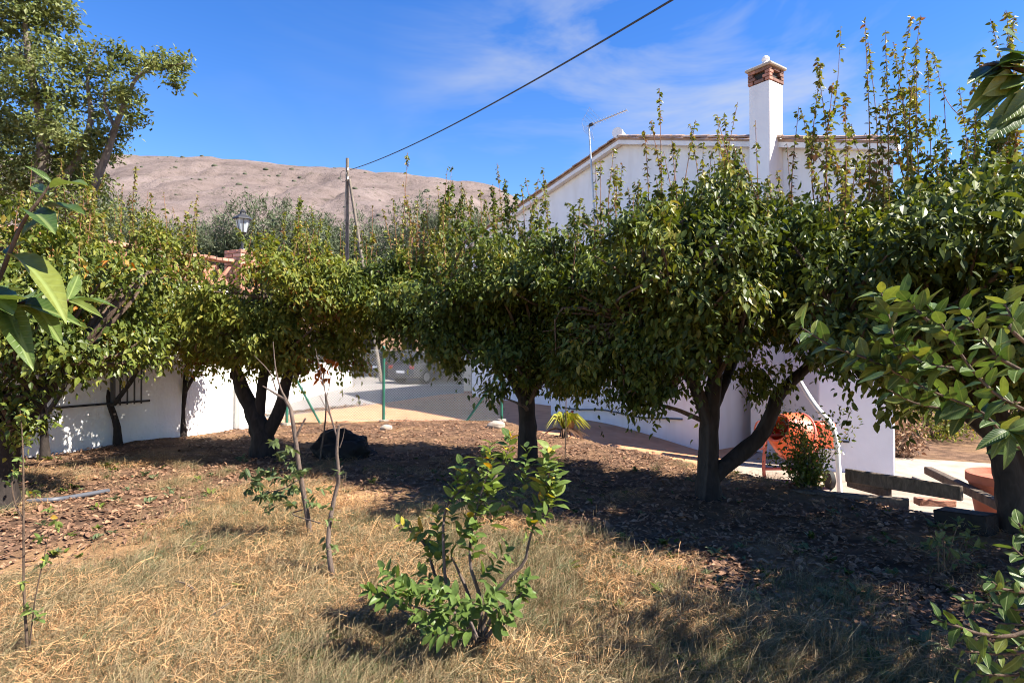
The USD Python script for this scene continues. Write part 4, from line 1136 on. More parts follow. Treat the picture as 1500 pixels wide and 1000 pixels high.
for px, py, dd, n, spr in ((720, 690, 0, 12, 30), (700, 705, .05, 10, 28), (680, 705, .05, 9, 24), (665, 735, .05, 10, 28), (690, 760, 0, 11, 30), (642, 785, .05, 10, 28), (800, 690, 0, 14, 28), (812, 715, 0, 10, 24), (790, 735, 0, 10, 24), (785, 765, -.05, 5, 18), (745, 660, .15, 8, 18), (606, 775, .1, 7, 18), (625, 800, .1, 6, 18), (645, 812, .1, 8, 24), (715, 720, .05, 10, 28), (695, 790, -.05, 7, 24), (722, 828, -.05, 7, 24), (588, 852, -.15, 12, 26), (605, 870, -.2, 9, 26), (560, 870, .1, 8, 20), (645, 885, -.2, 13, 30), (680, 890, -.25, 10, 28), (715, 880, -.2, 9, 26), (735, 905, -.2, 9, 22), (765, 862, -.1, 8, 20), (620, 905, -.1, 8, 28), (660, 925, -.3, 8, 28), (640, 850, .0, 7, 24), (770, 690, .05, 8, 26), (735, 745, .05, 7, 26)):
    c = at(px, py, D + dd)
    dr = unit(c - (base + up * 0.1)) + rng.normal(0, .35, 3)
    h = spr / 900 * D * 1.25
    bag.sprig([c - unit(dr) * h * 1.1, c, c + unit(dr) * h * 1.0 + up * .02], int(n * 2.4), 0.085, start=0.05, droop=0.3)
bag.done()

# twin stemmed sapling
tw = thing('bare_sapling', 'half bare young tree with two pale thin leaning trunks in the sunlit grass', 'sapling', at(480, 840, 4.1))
DA, DB = 4.9, 4.0
for P, R in (([at(457, 786, DA), at(447, 730, DA), at(440, 690, DA), at(433, 640, DA), at(424, 592, DA), at(405, 577, DA), at(385, 565, DA)], [.030, .028, .026, .024, .020, .012, .007]),
             ([at(424, 592, DA), at(412, 570, DA), at(404, 540, DA), at(400, 500, DA)], [.014, .011, .008, .004]),
             ([at(405, 572, DA), at(395, 545, DA), at(372, 520, DA)], [.008, .006, .003]),
             ([at(434, 640, DA), at(440, 628, DA), at(448, 612, DA)], [.016, .013, .011]),
             ([at(490, 856, DB), at(484, 815, DB), at(482, 780, DB + .05), at(490, 730, DB + .1), at(497, 700, DB + .1), at(494, 660, DB + .1), at(497, 622, DB + .1)], [.030, .024, .021, .019, .017, .015, .012]),
             ([at(495, 640, DB + .1), at(485, 610, DB + .1), at(478, 580, DB + .1), at(472, 555, DB + .1), at(462, 510, DB + .1)], [.010, .008, .006, .004, .0025]),
             ([at(486, 612, DB + .1), at(474, 590, DB + .1), at(466, 575, DB + .1)], [.005, .004, .002]),
             ([at(498, 622, DB + .1), at(512, 620, DB + .1)], [.004, .003]), ([at(498, 655, DB + .1), at(503, 640, DB + .1), at(506, 621, DB + .1)], [.005, .003, .002]),
             ([at(478, 585, DB + .1), at(484, 550, DB + .1), at(470, 520, DB)], [.004, .003, .002]), ([at(495, 690, DB + .1), at(502, 682, DB + .1)], [.008, .006]),
             ([at(440, 700, DA), at(415, 715, DA - .1), at(390, 720, DA - .15)], [.008, .006, .003]), ([at(445, 745, DA), at(430, 752, DA), at(470, 765, DA - .3)], [.007, .006, .006])):
    obj('stem', tube(P, np.array(R) * .72, 7, n=12, rough=0.12), 'bark_grey', tw, smooth=60)
bag = LeafBag(tw, 'leaf_twin', NEAR)
for px, py, n in ((375, 700, 10), (395, 690, 12), (415, 700, 12), (385, 725, 10), (405, 725, 12), (430, 715, 10), (370, 715, 8), (425, 735, 8), (410, 665, 8), (440, 690, 8), (395, 745, 6), (450, 720, 6), (460, 735, 6), (475, 715, 5), (360, 690, 5), (430, 680, 6), (400, 645, 4), (425, 655, 4)):
    c = at(px, py, DA + rng.uniform(-.15, .1)); dr = rdir(1)[0] * [1, 1, .4]
    bag.sprig([c - dr * .09, c, c + dr * .09], int(n * 2.3), 0.07, start=0, droop=0.9)
for px, py, n in ((485, 760, 6), (478, 790, 5), (482, 815, 6), (490, 800, 5), (480, 740, 4), (500, 690, 4)):
    c = at(px, py, DB + .05); dr = rdir(1)[0] * [1, 1, .4]
    bag.sprig([c - dr * .05, c, c + dr * .05], n, 0.06, start=0, droop=0.5)
bag.done()
# orange leaves hanging beside it belong to a thin shoot near the fence
ot = thing('autumn_sapling', 'thin sapling with a few bright orange leaves in front of the low white wall', 'sapling', np.array([-2.6, 8.4, 0.0]))
obj('stem', tube([np.array([-2.62, 8.4, -.05]), at(478, 600, 8.4), at(474, 545, 8.4), at(486, 525, 8.4)], [.014, .010, .006, .003], 6, n=12), 'bark_twig', ot)
bo = LeafBag(ot, 'leaf_orange', NEAR)
for px, py, n in ((472, 545, 9), (474, 555, 7), (486, 528, 7), (470, 538, 5)):
    c = at(px, py, 8.4); dr = rdir(1)[0]
    bo.sprig([c - dr * .1, c, c + dr * .1], n * 2, 0.10, start=0, droop=1.2)

# left thin stem
sp = thing('thin_sapling', 'thin reddish upright sapling stem with few leaves at the left edge', 'sapling', at(42, 965, 2.95))
D = 2.95
for P, R in (([at(46, 972, D), at(42, 920, D), at(38, 860, D), at(37, 780, D), at(36, 700, D), at(34, 640, D), at(30, 600, D)], [.013, .011, .009, .008, .007, .005, .002]),
             ([at(36, 760, D), at(24, 735, D), at(19, 705, D), at(22, 680, D)], [.007, .006, .005, .002]), ([at(46, 960, D), at(54, 880, D), at(66, 820, D), at(74, 780, D)], [.006, .005, .004, .002]),
             ([at(37, 792, D), at(55, 775, D), at(75, 755, D)], [.005, .004, .002]), ([at(36, 735, D), at(48, 722, D)], [.003, .002]), ([at(36, 745, D), at(53, 737, D)], [.003, .002]), ([at(37, 815, D), at(15, 815, D), at(0, 810, D)], [.003, .003, .002])):
    obj('stem', tube(P, np.array(R) * 0.62, 6, n=12, rough=0.1), 'bark_twig', sp, smooth=60)
bag = LeafBag(sp, 'leaf_bush', NEAR)
for px, py, n in ((34, 610, 5), (38, 640, 4), (30, 670, 5), (22, 690, 4), (15, 705, 3), (75, 750, 6), (85, 765, 5), (62, 785, 4), (70, 820, 4), (40, 600, 3), (50, 720, 2), (45, 890, 5), (60, 900, 5), (38, 850, 3)):
    c = at(px, py, D); dr = rdir(1)[0]
    bag.sprig([c - dr * .03, c, c + dr * .03], n + 4, 0.038, start=0, droop=0.6)


# near branch at the left edge
def px_leaf(bag, b, t, d0, d1, wide=1.0, n=None, tt=None):
    p, q = at(*b, d0), at(*t, d1)
    L = np.linalg.norm(q - p)
    n = np.array([0.1, -0.55, 0.75]) if n is None else np.array(n, float)
    bag.add(p, q - p, unit(n + rng.normal(0, .15, 3)), L * 1.04, wide, tt)


lb = thing('leafy_sapling', 'near sapling with large long curling leaves at the left edge of the picture', 'sapling', np.array([-1.45, 1.05, 0.0]))
obj('trunk', tube([np.array([-1.45, 1.05, -.05]), np.array([-1.4, 1.04, .6]), np.array([-1.22, 1.02, 1.25]), at(-70, 470, 1.0)], [.02, .017, .011, .006], 8, n=16, rough=.12), 'bark_twig', lb, smooth=True)
D = 1.0
for P, R in (([at(-70, 470, D), at(-10, 420, D), at(12, 372, D), at(34, 322, D), at(58, 290, D), at(72, 268, D)], [.005, .004, .0035, .003, .0024, .0015]),
             ([at(-70, 470, D), at(0, 452, D), at(45, 443, D), at(100, 440, D)], [.008, .005, .004, .0025])):
    obj('stem', tube(P, R, 7, n=14), 'bark_twig', lb, smooth=True)
bag = LeafBag(lb, 'leaf_near', NARROWT)
for b, t, d1, w, nn in (((74, 268), (40, 238), .98, 1., None), ((72, 275), (121, 254), .95, .85, (0, -.3, 1)), ((70, 285), (42, 268), 1.03, .9, (.5, -.6, .5)), ((64, 303), (118, 296), .95, .85, (0, -.2, 1)), ((42, 313), (70, 306), .92, 1.2, (0, -.3, .9)), ((30, 347), (66, 305), .97, .9, (.6, -.7, .2)), ((36, 330), (8, 352), 1.02, 1., (-.4, -.6, .6)), ((12, 374), (101, 404), .93, 1.1, (.15, -.45, .85)), ((6, 380), (-60, 400), .95, 1.1, None), ((8, 372), (30, 350), 1.05, 1.2, (-.3, -.8, .4)), ((20, 450), (92, 436), .96, 1.15, (.1, -.4, .9)), ((40, 444), (90, 415), 1.03, 1., (.2, -.5, .8)), ((50, 444), (85, 488), .95, 1., (.6, -.7, .3)), ((98, 440), (166, 434), 1.02, .75, (0, -.3, 1)), ((100, 440), (145, 455), .98, .75, (0, -.4, 1)), ((98, 440), (118, 398), 1.05, .9, (.6, -.7, .1)), ((10, 450), (30, 495), .92, 1.2, (.6, -.8, .1)), ((0, 452), (36, 422), .9, 1.3, None), ((-10, 455), (20, 480), .95, 1.2, None), ((-20, 440), (25, 405), 1.08, 1.1, None), ((-30, 430), (10, 432), .9, 1.2, None), ((25, 446), (60, 462), 1.0, 1., (.1, -.6, .6))):
    px_leaf(bag, b, t, D, d1, w * 0.85, nn)
for q in ((-1.25, 1.3, 1.75), (-1.45, 1.1, 1.8), (-1.1, .8, 1.7), (-1.5, .85, 1.5), (-1.2, 1.25, 1.35)):
    q = np.array(q); p = np.array([-1.25, 1.02, 1.2])
    obj('stem', tube([p, (p + q) / 2 + up * .05, q], [.006, .004, .002], 6, n=10), 'bark_twig', lb, smooth=True)
    bag.sprig([p, (p + q) / 2 + up * .05, q], 10, .1, start=.3, droop=.4)

# near shrub at the right edge: several boughs reaching in
rb = thing('right_shrub', 'leafy quince like shrub reaching in from the right edge with broad grey green leaves', 'shrub', np.array([2.05, 1.75, 0.0]))
obj('trunk', cat_mesh([tube([np.array([2.1, 1.75, -.05]), np.array([2.05, 1.7, .6]), np.array([2.0, 1.68, 1.1])], [.05, .042, .03], 9, n=10, rough=.15),
                       tube([np.array([2.05, 1.7, .55]), np.array([2.2, 1.8, 1.2]), np.array([2.1, 1.7, 2.1])], [.04, .03, .02], 8, n=10)]), 'bark_grey', rb, smooth=50)
P = crown_points((3.0, 2.35, 1.95), (.95, .95, .85), 420, seed=120)
P = np.vstack([P, crown_points((3.95, 2.9, 2.1), (.95, .9, .85), 420, seed=121)])
obj('crown', twig_leaves(P, np.array([3.0, 2.35, 1.5]), 9, .075, .4, 1), 'leaf_green', rb, per=8)
bag = LeafBag(rb, 'leaf_near', NEAR)
hub = np.array([2.0, 1.68, 1.1])
boughs = [([(1500, 600), (1440, 560), (1395, 500), (1370, 460), (1350, 440)], 1.75, 26), ([(1500, 545), (1460, 520), (1430, 480), (1405, 450)], 1.6, 20), ([(1500, 660), (1440, 605), (1370, 575), (1310, 545), (1290, 525)], 1.85, 26),
          ([(1310, 545), (1270, 525), (1225, 510), (1190, 490), (1168, 475)], 1.95, 22), ([(1330, 560), (1310, 500), (1300, 455), (1290, 425)], 1.9, 24), ([(1500, 500), (1485, 470), (1470, 440)], 1.5, 12), ([(1440, 610), (1390, 600), (1340, 590), (1300, 570)], 1.9, 14), ([(1400, 540), (1350, 530), (1320, 500)], 1.85, 16), ([(1360, 470), (1340, 450), (1320, 430)], 1.8, 10)]
for P, d, n in boughs:
    W = [at(px, py, d + 0.02 * k) for k, (px, py) in enumerate(P)]
    full = ([hub * .6 + W[0] * .4] if P[0][0] >= 1490 else []) + W
    obj('branch', tube(full, np.linspace(.006, .002, len(full)), 6, n=16), 'bark_twig', rb, smooth=True)
    bag.sprig(W, int(n * 1.35), 0.078 * d / 1.8 + .006, start=0.0, droop=0.15, upn=0.7)
# loose tuft with long leaves in the middle right
for a in np.linspace(-2.6, 0.9, 9):
    c = at(1475, 630, 1.6); d = np.array([math.cos(a) * .9, -.25, math.sin(a) * .45])
    bag.add(c, d, unit([0.1, -.6, .8] + rng.normal(0, .2, 3)), .085 + .02 * rng.random(), .75, 2)
# top right spray
W = [at(1530, 110, 1.5), at(1490, 98, 1.5), at(1455, 92, 1.48), at(1440, 95, 1.46)]
obj('branch', tube([np.array([2.1, 1.7, 2.05])] + W, np.linspace(.008, .003, 5), 6, n=12), 'bark_twig', rb, smooth=True)
for b, t, w, nn in (((1470, 95), (1424, 114), .7, (0, -.6, .8)), ((1500, 160), (1462, 190), .9, (.3, -.7, .5)), ((1505, 140), (1470, 168), .9, (.2, -.8, .4)), ((1500, 60), (1475, 40), .8, (.2, -.8, .5)), ((1500, 92), (1442, 76), .8, (0, -.4, .9)), ((1480, 98), (1447, 136), .8, (.4, -.6, .4)), ((1510, 80), (1468, 66), .85, None), ((1500, 110), (1448, 105), .9, (0, -.6, .7)), ((1490, 110), (1460, 130), 1., (.5, -.7, .3)), ((1505, 118), (1448, 134), .7, None), ((1510, 100), (1475, 90), 1., None), ((1520, 130), (1495, 160), 1.1, (.5, -.7, .3)), ((1525, 90), (1480, 74), 1., None), ((1530, 120), (1480, 112), 1., None)):
    px_leaf(bag, b, t, 1.5, 1.45, w, nn)
bag.done()

# low shrub at the bottom right corner
lr = thing('corner_shrub', 'low shrub with pointed leaves filling the bottom right corner', 'shrub', np.array([1.85, 2.1, 0.0]))
bag = LeafBag(lr, 'leaf_near', NEAR)
for P, d, n in (([(1530, 930), (1470, 930), (1430, 925), (1400, 915), (1370, 905)], 1.75, 16), ([(1540, 860), (1500, 865), (1465, 860), (1450, 850)], 1.8, 12), ([(1540, 830), (1505, 820), (1480, 800)], 1.9, 9), ([(1540, 900), (1480, 890), (1440, 880), (1410, 880)], 2.1, 16), ([(1540, 960), (1460, 955), (1410, 950)], 1.85, 14), ([(1540, 880), (1500, 880), (1470, 900)], 2.3, 12), ([(1540, 980), (1480, 985), (1440, 985)], 1.9, 12), ([(1530, 790), (1500, 780), (1490, 765)], 1.8, 8), ([(1530, 850), (1470, 850), (1440, 870)], 2.4, 12), ([(1540, 940), (1500, 915), (1460, 910)], 2.0, 12), ([(1530, 1000), (1450, 990), (1400, 975)], 2.1, 12), ([(1540, 910), (1490, 940), (1450, 950)], 2.2, 14)):
    W = [at(px, py, d) for px, py in P]
    root = np.array([W[0][0] + .1, W[0][1] + .05, float(ground_z(1.9, 2.1)) - .03])
    obj('branch', tube([root, (root + W[0]) / 2 + up * .05] + W, np.linspace(.008, .003, len(W) + 2), 6, n=16), 'bark_twig', lr, smooth=True)
    bag.sprig(W, n, 0.066, start=0.05, droop=0.1)
bag.done()
# small plant in the shade before the timber
sm = thing('grey_plant', 'small grey green plant in the shade before the black timber block', 'plant', np.array([2.95, 4.15, 0.0]))
bag = LeafBag(sm, 'leaf_twin', NEAR)
for px, py in ((1380, 775), (1400, 770), (1420, 775), (1390, 795), (1415, 790), (1370, 790), (1405, 815), (1385, 820), (1430, 800), (1360, 800)):
    q = at(px, py, 4.1 + rng.uniform(-.15, .15)); p = np.array([2.95 + rng.normal(0, .05), 4.15, float(ground_z(2.95, 4.15)) - .02])
    obj('stem', tube([p, (p + q) / 2 + up * .04, q], [.006, .005, .002], 5, n=8), 'bark_twig', sm)
    bag.sprig([(p + q) / 2, q, q + (q - p) * .1], 8, .075, start=.1, droop=.3)

# shrub before the mixer
b = at(1184, 722, 6.75); b[2] = float(ground_z(b[0], b[1]))
ms = thing('small_shrub', 'sparse small leaved shrub standing in front of the orange cement mixer', 'shrub', b)
st, pos = [], []
for k in range(34):
    e = at(1180 + rng.normal(0, 24), rng.uniform(600, 700), 6.75 + rng.normal(0, .15))
    P = spline([b - up * .03, (b + e) / 2 + rng.normal(0, .04, 3), e], 8)
    st.append(tube(P, np.linspace(.006, .002, 8), 4)); pos += [P[j] + rng.normal(0, .045, 3) for j in rng.integers(1, 8, 80)]
obj('stems', cat_mesh(st), 'bark_twig', ms)
pos = np.array(pos)
obj('foliage', leaves(pos, rdir(len(pos)), unit(rdir(len(pos)) + [0, 0, .8]), .046 * (0.7 + .6 * rng.random(len(pos))), T8), 'leaf_mid', ms, per=8)

# little fan palm
b = at(826, 640, 10.35); b[2] = float(ground_z(b[0], b[1]))
fp = thing('fan_palm', 'small yellow green fan palm at the edge of the patio by the thick trunk', 'palm', b)
obj('stem', tube([b - up * .05, b + up * .16], [.08, .05], 8, rough=.2), 'bark_dark', fp)
for k in range(64):
    a = rng.uniform(-.5, 2.7); e = np.array([math.cos(a) * (.22 + .2 * rng.random()), -.12 + rng.normal(0, .14), 0.0])
    h = .38 + .12 * rng.random() - .15 * abs(e[0])
    dead = k % 4 == 0
    P = spline([b + up * .12, b + e * .5 + up * h * (0.35 if dead else .95), b + e * 1.1 + up * (0.02 if dead else h * .45)], 6)
    w = unit(np.cross(P[-1] - P[0], [0.1, -1, .3])) * np.array([.004, .014, .016, .014, .009, .001])[:, None]
    V = np.vstack([P + w, P - w + up * .004]); F = [f for i in range(5) for f in ((i, i + 1, 7 + i), (i, 7 + i, 6 + i))]
    obj('frond', (V, np.array(F)), 'leaf_dead' if dead else 'leaf_palm', fp, per=12)
pr = trimesh.creation.revolve(np.array([[0, 0], [.11, 0], [.15, .2], [.165, .2], [.165, .24], [.14, .24], [.13, .2], [0, .2]]), sections=18)
ploc = at(832, 622, 12.2); ploc[2] = float(ground_z(ploc[0], ploc[1]))
pr.apply_translation(ploc)
ft = thing('flower_pot', 'small clay flower pot with red flowers behind the fan palm', 'flower pot', ploc)
obj('pot', pr, 'terracotta', ft, smooth=30)
pp = ploc + np.array([0, 0, .3]) + rng.normal(0, .07, (60, 3))
obj('plant', leaves(pp, rdir(60), rdir(60) + [0, 0, .6], np.full(60, .06), T8), 'leaf_green', ft, per=8)
pp = ploc + np.array([0.04, -.05, .36]) + rng.normal(0, .05, (14, 3))
obj('flowers', leaves(pp, rdir(14), rdir(14), np.full(14, .05), T8, 1.6), 'fabric_red', ft)
# pink flowers between the crowns
ro = thing('rose_shoots', 'pair of pink rose blooms showing between the two middle crowns', 'flower', at(828, 385, 8.6))
obj('stem', tube([np.array([at(828, 600, 8.6)[0], 8.6, -.05]), at(830, 480, 8.6), at(826, 388, 8.6)], [.008, .006, .003], 5, n=10), 'bark_twig', ro)
for px, py in ((833, 379), (818, 389)):
    c = at(px, py, 8.5); n = 22
    obj('bloom', leaves(c + rng.normal(0, .015, (n, 3)), rdir(n), rdir(n), np.full(n, .055), T8, 1.7), 'petal_pink', ro, per=8)

# ------------------------------------------------------------------ mixer, pipe, timber, pots
mx = np.array([4.12, 9.0, float(ground_z(4.12, 9.0))])
mixer = thing('cement_mixer', 'orange cement mixer standing in the shade against the white house', 'cement mixer', mx)
ax = unit(np.array([-0.75, -0.35, 0.35])); rt = unit(np.cross(ax, up)); q3 = np.cross(rt, ax)
pf = np.array([[0.0, -.30], [.17, -.30], [.24, -.24], [.335, -.04], [.345, .0], [.34, .05], [.27, .24], [.20, .33], [.205, .35], [.18, .35], [.17, .30], [.25, .1], [0.25, -.1], [0, -.22]])
dr = trimesh.creation.revolve(pf, sections=28)
dc = mx + up * .70
V = dr.vertices @ np.stack([rt, q3, ax]) + dc
drum = obj('drum', (V, dr.faces), 'mixer_orange', mixer, smooth=35)
rg = trimesh.creation.torus(.345, .022, 32, 8)
obj('gear_ring', (rg.vertices @ np.stack([rt, q3, ax]) + dc, rg.faces), 'mixer_frame', drum, smooth=True)
obj('motor_box', box(mx + np.array([.44, .0, .72]), (.26, .24, .38), None, .03), 'mixer_orange', mixer)
for P in ([[-.42, -.05, .72], [-.45, -.02, .3], [-.42, .0, 0]], [[.36, .02, .72], [.34, .02, .3], [.36, .02, 0]]):
    obj('leg', tube(np.array(P) + mx, .026, 8, n=8), 'mixer_frame', mixer, smooth=True)
for P in ([[-.42, 0, .22], [.35, .02, .22]], [[-.42, 0, .70], [-.2, 0, .72]], [[-.42, -.3, .03], [-.42, .3, .03]]):
    obj('frame_bar', tube(np.array(P) + mx, .022, 8), 'mixer_frame', mixer)
for s in (-.3, .3):
    c = mx + np.array([.36, s, .13])
    obj('wheel', tube([c - [.03, 0, 0], c + [.03, 0, 0]], .13, 16), 'rubber', mixer, smooth=40)
th = np.linspace(0, 2 * np.pi, 25); hc = mx + np.array([-.52, -.06, .72])
obj('hand_wheel', tube(np.stack([hc[0] + 0 * th, hc[1] + .2 * np.cos(th), hc[2] + .2 * np.sin(th)], 1), .012, 6), 'mixer_frame', mixer)

d = 7.45
pz = [at(1168, 552, d + .5), at(1176, 566, d + .45), at(1190, 588, d + .3), at(1204, 606, d + .15), at(1216, 620, d + .05), at(1223, 638, d), at(1226, 665, d), at(1229, 725, d)]
pipe = thing('white_pipe', 'white plastic pipe bending down in front of the house wall beside the mixer', 'pipe', np.array([pz[-1][0], d, float(ground_z(pz[-1][0], d))]))
obj('pipe', tube(pz, .030, 12, n=40), 'pipe_white', pipe, smooth=True)
for k in (0.62, .78):
    c = spline(pz, 101)[int(k * 100)]; c2 = spline(pz, 101)[int(k * 100) + 3]
    obj('collar', tube([c, c2], .036, 12), 'pipe_white', pipe, smooth=40)


def timber(name, label, p, q, w, h, cat='plank', mat='wood_weathered'):
    V, F = beam(p, q, w, h, bevel=.008)
    m = trimesh.Trimesh(V, F); m = m.subdivide().subdivide()
    v = np.array(m.vertices); v += (meshkit.fbm(v * 14, 3, 4)[:, None] - .5) * .012
    return obj(name, (v, np.array(m.faces)), mat, None, label=label, cat=cat)


timber('plank', 'long dark plank lying on two short stubs across the yard edge', at(1238, 695, 6.9), at(1408, 722, 5.95), .05, .145)
timber('plank', 'shorter dark plank low behind the long one', at(1242, 706, 7.1), at(1302, 722, 6.5), .06, .09)
timber('beam', 'dark square beam sloping down to the right edge', at(1358, 688, 7.6), at(1500, 757, 5.4), .09, .09, 'beam')
for px, py, d, h, lab in ((1322, 722, 6.42, .26, 'squat wooden stub under the middle of the long plank'), (1412, 725, 6.0, .24, 'wooden stub under the right end of the long plank'), (1262, 716, 6.85, .2, 'wooden stub under the left end of the long plank')):
    c = at(px, py, d)
    timber('timber_stub', lab, c - up * .25, c + up * .075, .12, .1, 'timber')
timber('sleeper', 'black timber block at the edge of the shaded garden', at(1375, 757, 5.35), at(1452, 768, 5.0), .2, .17, 'timber block', 'black_plastic')
timber('edging_log', 'low weathered timber edging on the ground left of the pipe', at(1150, 722, 6.55), at(1330, 738, 5.95), .1, .11, 'edging')
timber('edging_log', 'reddish brick kerb piece behind the wooden stubs', at(1340, 733, 6.3), at(1395, 735, 6.25), .12, .07, 'kerb', 'brick_red')
pb_ = np.array([5.25, 6.45, float(ground_z(5.25, 6.45))])
pr = trimesh.creation.revolve(np.array([[0, 0], [.26, 0], [.33, .25], [.37, .5], [.39, .56], [.41, .57], [.41, .66], [.37, .66], [.35, .6], [0, .58]]), sections=32)
pr.apply_translation(pb_)
cpot = thing('clay_pot', 'large terracotta pot beside the dark trunk at the right edge', 'pot', pb_)
obj('pot', pr, 'terracotta', cpot, smooth=30)
hs = [at(1335, 690, 9.4), at(1370, 700, 8.8), at(1410, 702, 8.4), at(1450, 694, 8.4), at(1460, 706, 7.9), at(1400, 722, 7.3), at(1340, 724, 7.4)]
hs = [np.array([p[0], p[1], float(ground_z(p[0], p[1])) + .02]) for p in hs]
obj('garden_hose', tube(hs, .012, 6, n=60), 'hose_grey', None, label='grey hose lying loosely across the pale yard paving', cat='hose', smooth=True)
# pipe on the grass at left
hs = [at(40, 742, 5.85), at(80, 738, 5.9), at(110, 728, 6.1), at(160, 716, 6.5)]
hs = [np.array([p[0], p[1], float(ground_z(p[0], p[1])) + .03]) for p in hs]
obj('ground_pipe', tube(hs, .024, 8, n=20), 'hose_grey', None, label='dull grey pipe lying on the ground below the leaning left tree', cat='pipe', smooth=True)

# dark mound
mc = at(503, 672, 8.75); mc[2] = float(ground_z(mc[0], mc[1]))
sph = trimesh.creation.icosphere(4, 1.0); v = np.array(sph.vertices)
nz = meshkit.fbm(v * 2.3 + 4, 4, 6)[:, None] - .5
v = v * (1 + nz * .75) * [.42, .36, .34]
v[:, 2] = np.maximum(v[:, 2], -.12)
obj('dark_mound', (v + mc, np.array(sph.faces)), 'black_plastic', None, smooth=True, label='black rounded heap on the shaded ground before the mesh fence', cat='heap')
# stones by the fence
for k, (px, py, d, r, lab) in enumerate(((727, 625, 11.6, .13, 'pale stone lying at the foot of the right fence post'), (566, 632, 11.3, .09, 'small pale stone below the middle fence post'))):
    c = at(px, py, d); c[2] = float(ground_z(c[0], c[1])) + r * .25
    s = trimesh.creation.icosphere(2, 1.0); v = np.array(s.vertices)
    v = v * (1 + .5 * (meshkit.fbm(v * 1.7 + k * 3, 3, 3)[:, None] - .5)) * [r * 1.3, r, r * .7]
    obj('stone', (v + c, np.array(s.faces)), 'stone', None, smooth=True, label=lab, cat='stone')
# fallen sticks
for px, py, d, L, a, lab in ((300, 915, 3.35, .3, 1.2, 'dark fallen stick in the dry grass at lower left'), (290, 870, 3.7, .28, 2.2, 'pale forked twig standing in the dry grass at left')):
    c = at(px, py, d); c[2] = float(ground_z(c[0], c[1])) + .02
    e = np.array([math.cos(a), math.sin(a) * .3, .25]) * L
    obj('stick', tube([c, c + e * .5 + [0.02, 0, .02], c + e], [.009, .007, .003], 6, n=9, rough=.2), 'bark_grey', None, label=lab, cat='stick')


# ------------------------------------------------------------------ ground cover
def instancer(name, protos, mats, pos, yaw, tilt, scale, idx, label, cat, per):
    path = numbered('/World', name)
    pi = UsdGeom.PointInstancer.Define(stage, path)
    rel = pi.CreatePrototypesRel()
    for k, ((V, F), m) in enumerate(zip(protos, mats)):
        p = usdkit.mesh(stage, f'{path}/clump_{k:03d}' if k else f'{path}/clump', (V, F), MAT[m])
        tone(p, V * 0 + k * 7.1, min(per, len(V)))
        rel.AddTarget(p.GetPath())
    n = len(pos)
    pi.CreatePositionsAttr(Vt.Vec3fArray.FromNumpy(pos.astype(np.float32)))
    pi.CreateProtoIndicesAttr(Vt.IntArray.FromNumpy(idx.astype(np.int32)))
    pi.CreateScalesAttr(Vt.Vec3fArray.FromNumpy(np.repeat(scale[:, None], 3, 1).astype(np.float32)))
    cy, sy = np.cos(yaw / 2), np.sin(yaw / 2)
    ta = rng.random(n) * 2 * np.pi
    ct, st_ = np.cos(tilt / 2), np.sin(tilt / 2)
    # q = q_tilt * q_yaw
    w = ct * cy; x = st_ * np.cos(ta) * cy + st_ * np.sin(ta) * sy; y = st_ * np.sin(ta) * cy - st_ * np.cos(ta) * sy; z = ct * sy
    pi.CreateOrientationsAttr(Vt.QuathArray([Gf.Quath(float(a), float(b), float(c), float(d)) for a, b, c, d in zip(w, x, y, z)]))
    tag(pi.GetPrim(), label, cat, None, 'stuff')


def blades(n, rad, h0, h1, lie, width, seg=3, bend=0.5):
    parts = []
    for _ in range(n):
        a, r = rng.random() * 6.28, rad * math.sqrt(rng.random())
        p = np.array([math.cos(a) * r, math.sin(a) * r, 0.0])
        hh = rng.uniform(h0, h1); a2 = rng.random() * 6.28
        hd = np.array([math.cos(a2), math.sin(a2), 0])
        u = np.linspace(0, 1, seg + 1)[:, None]
        if lie:
            P = p + hd * (u - .5) * hh + np.array([0, 0, 1]) * (0.006 + .03 * rng.random() + .03 * np.sin(u * 3.1) * rng.random() + u * rng.normal(0, .02))
        else:
            lean = bend * rng.random()
            P = p + np.array([0, 0, 1]) * hh * (u - .25 * lean * u**2) + hd * hh * lean * u**2
        sd = np.cross(hd, [0, 0, 1]) * width
        wv = np.linspace(1, .15, seg + 1)[:, None] if not lie else np.ones((seg + 1, 1))
        V = np.vstack([P + sd * wv, P - sd * wv + (np.array([0, 0, .001]))])
        F = [f for i in range(seg) for f in ((i, i + 1, seg + 2 + i), (i, seg + 2 + i, seg + 1 + i))]
        parts.append((V, np.array(F)))
    return cat_mesh(parts)


def scatter(n, ylo, yhi, power=1.0):
    y = ylo + (yhi - ylo) * rng.random(n) ** power
    x = rng.uniform(-1, 1, n) * (y * .86 + .25)
    s = (x - E0[0]) * EM[0] + (y - E0[1]) * EM[1]
    ok = (s < -.02) & (y < 12.5)
    wx = W0[0] + (y - W0[1]) * (W1[0] - W0[0]) / (W1[1] - W0[1])
    ok &= (x > wx + .08) | (y < 5)
    x, y = x[ok], y[ok]
    return x, y


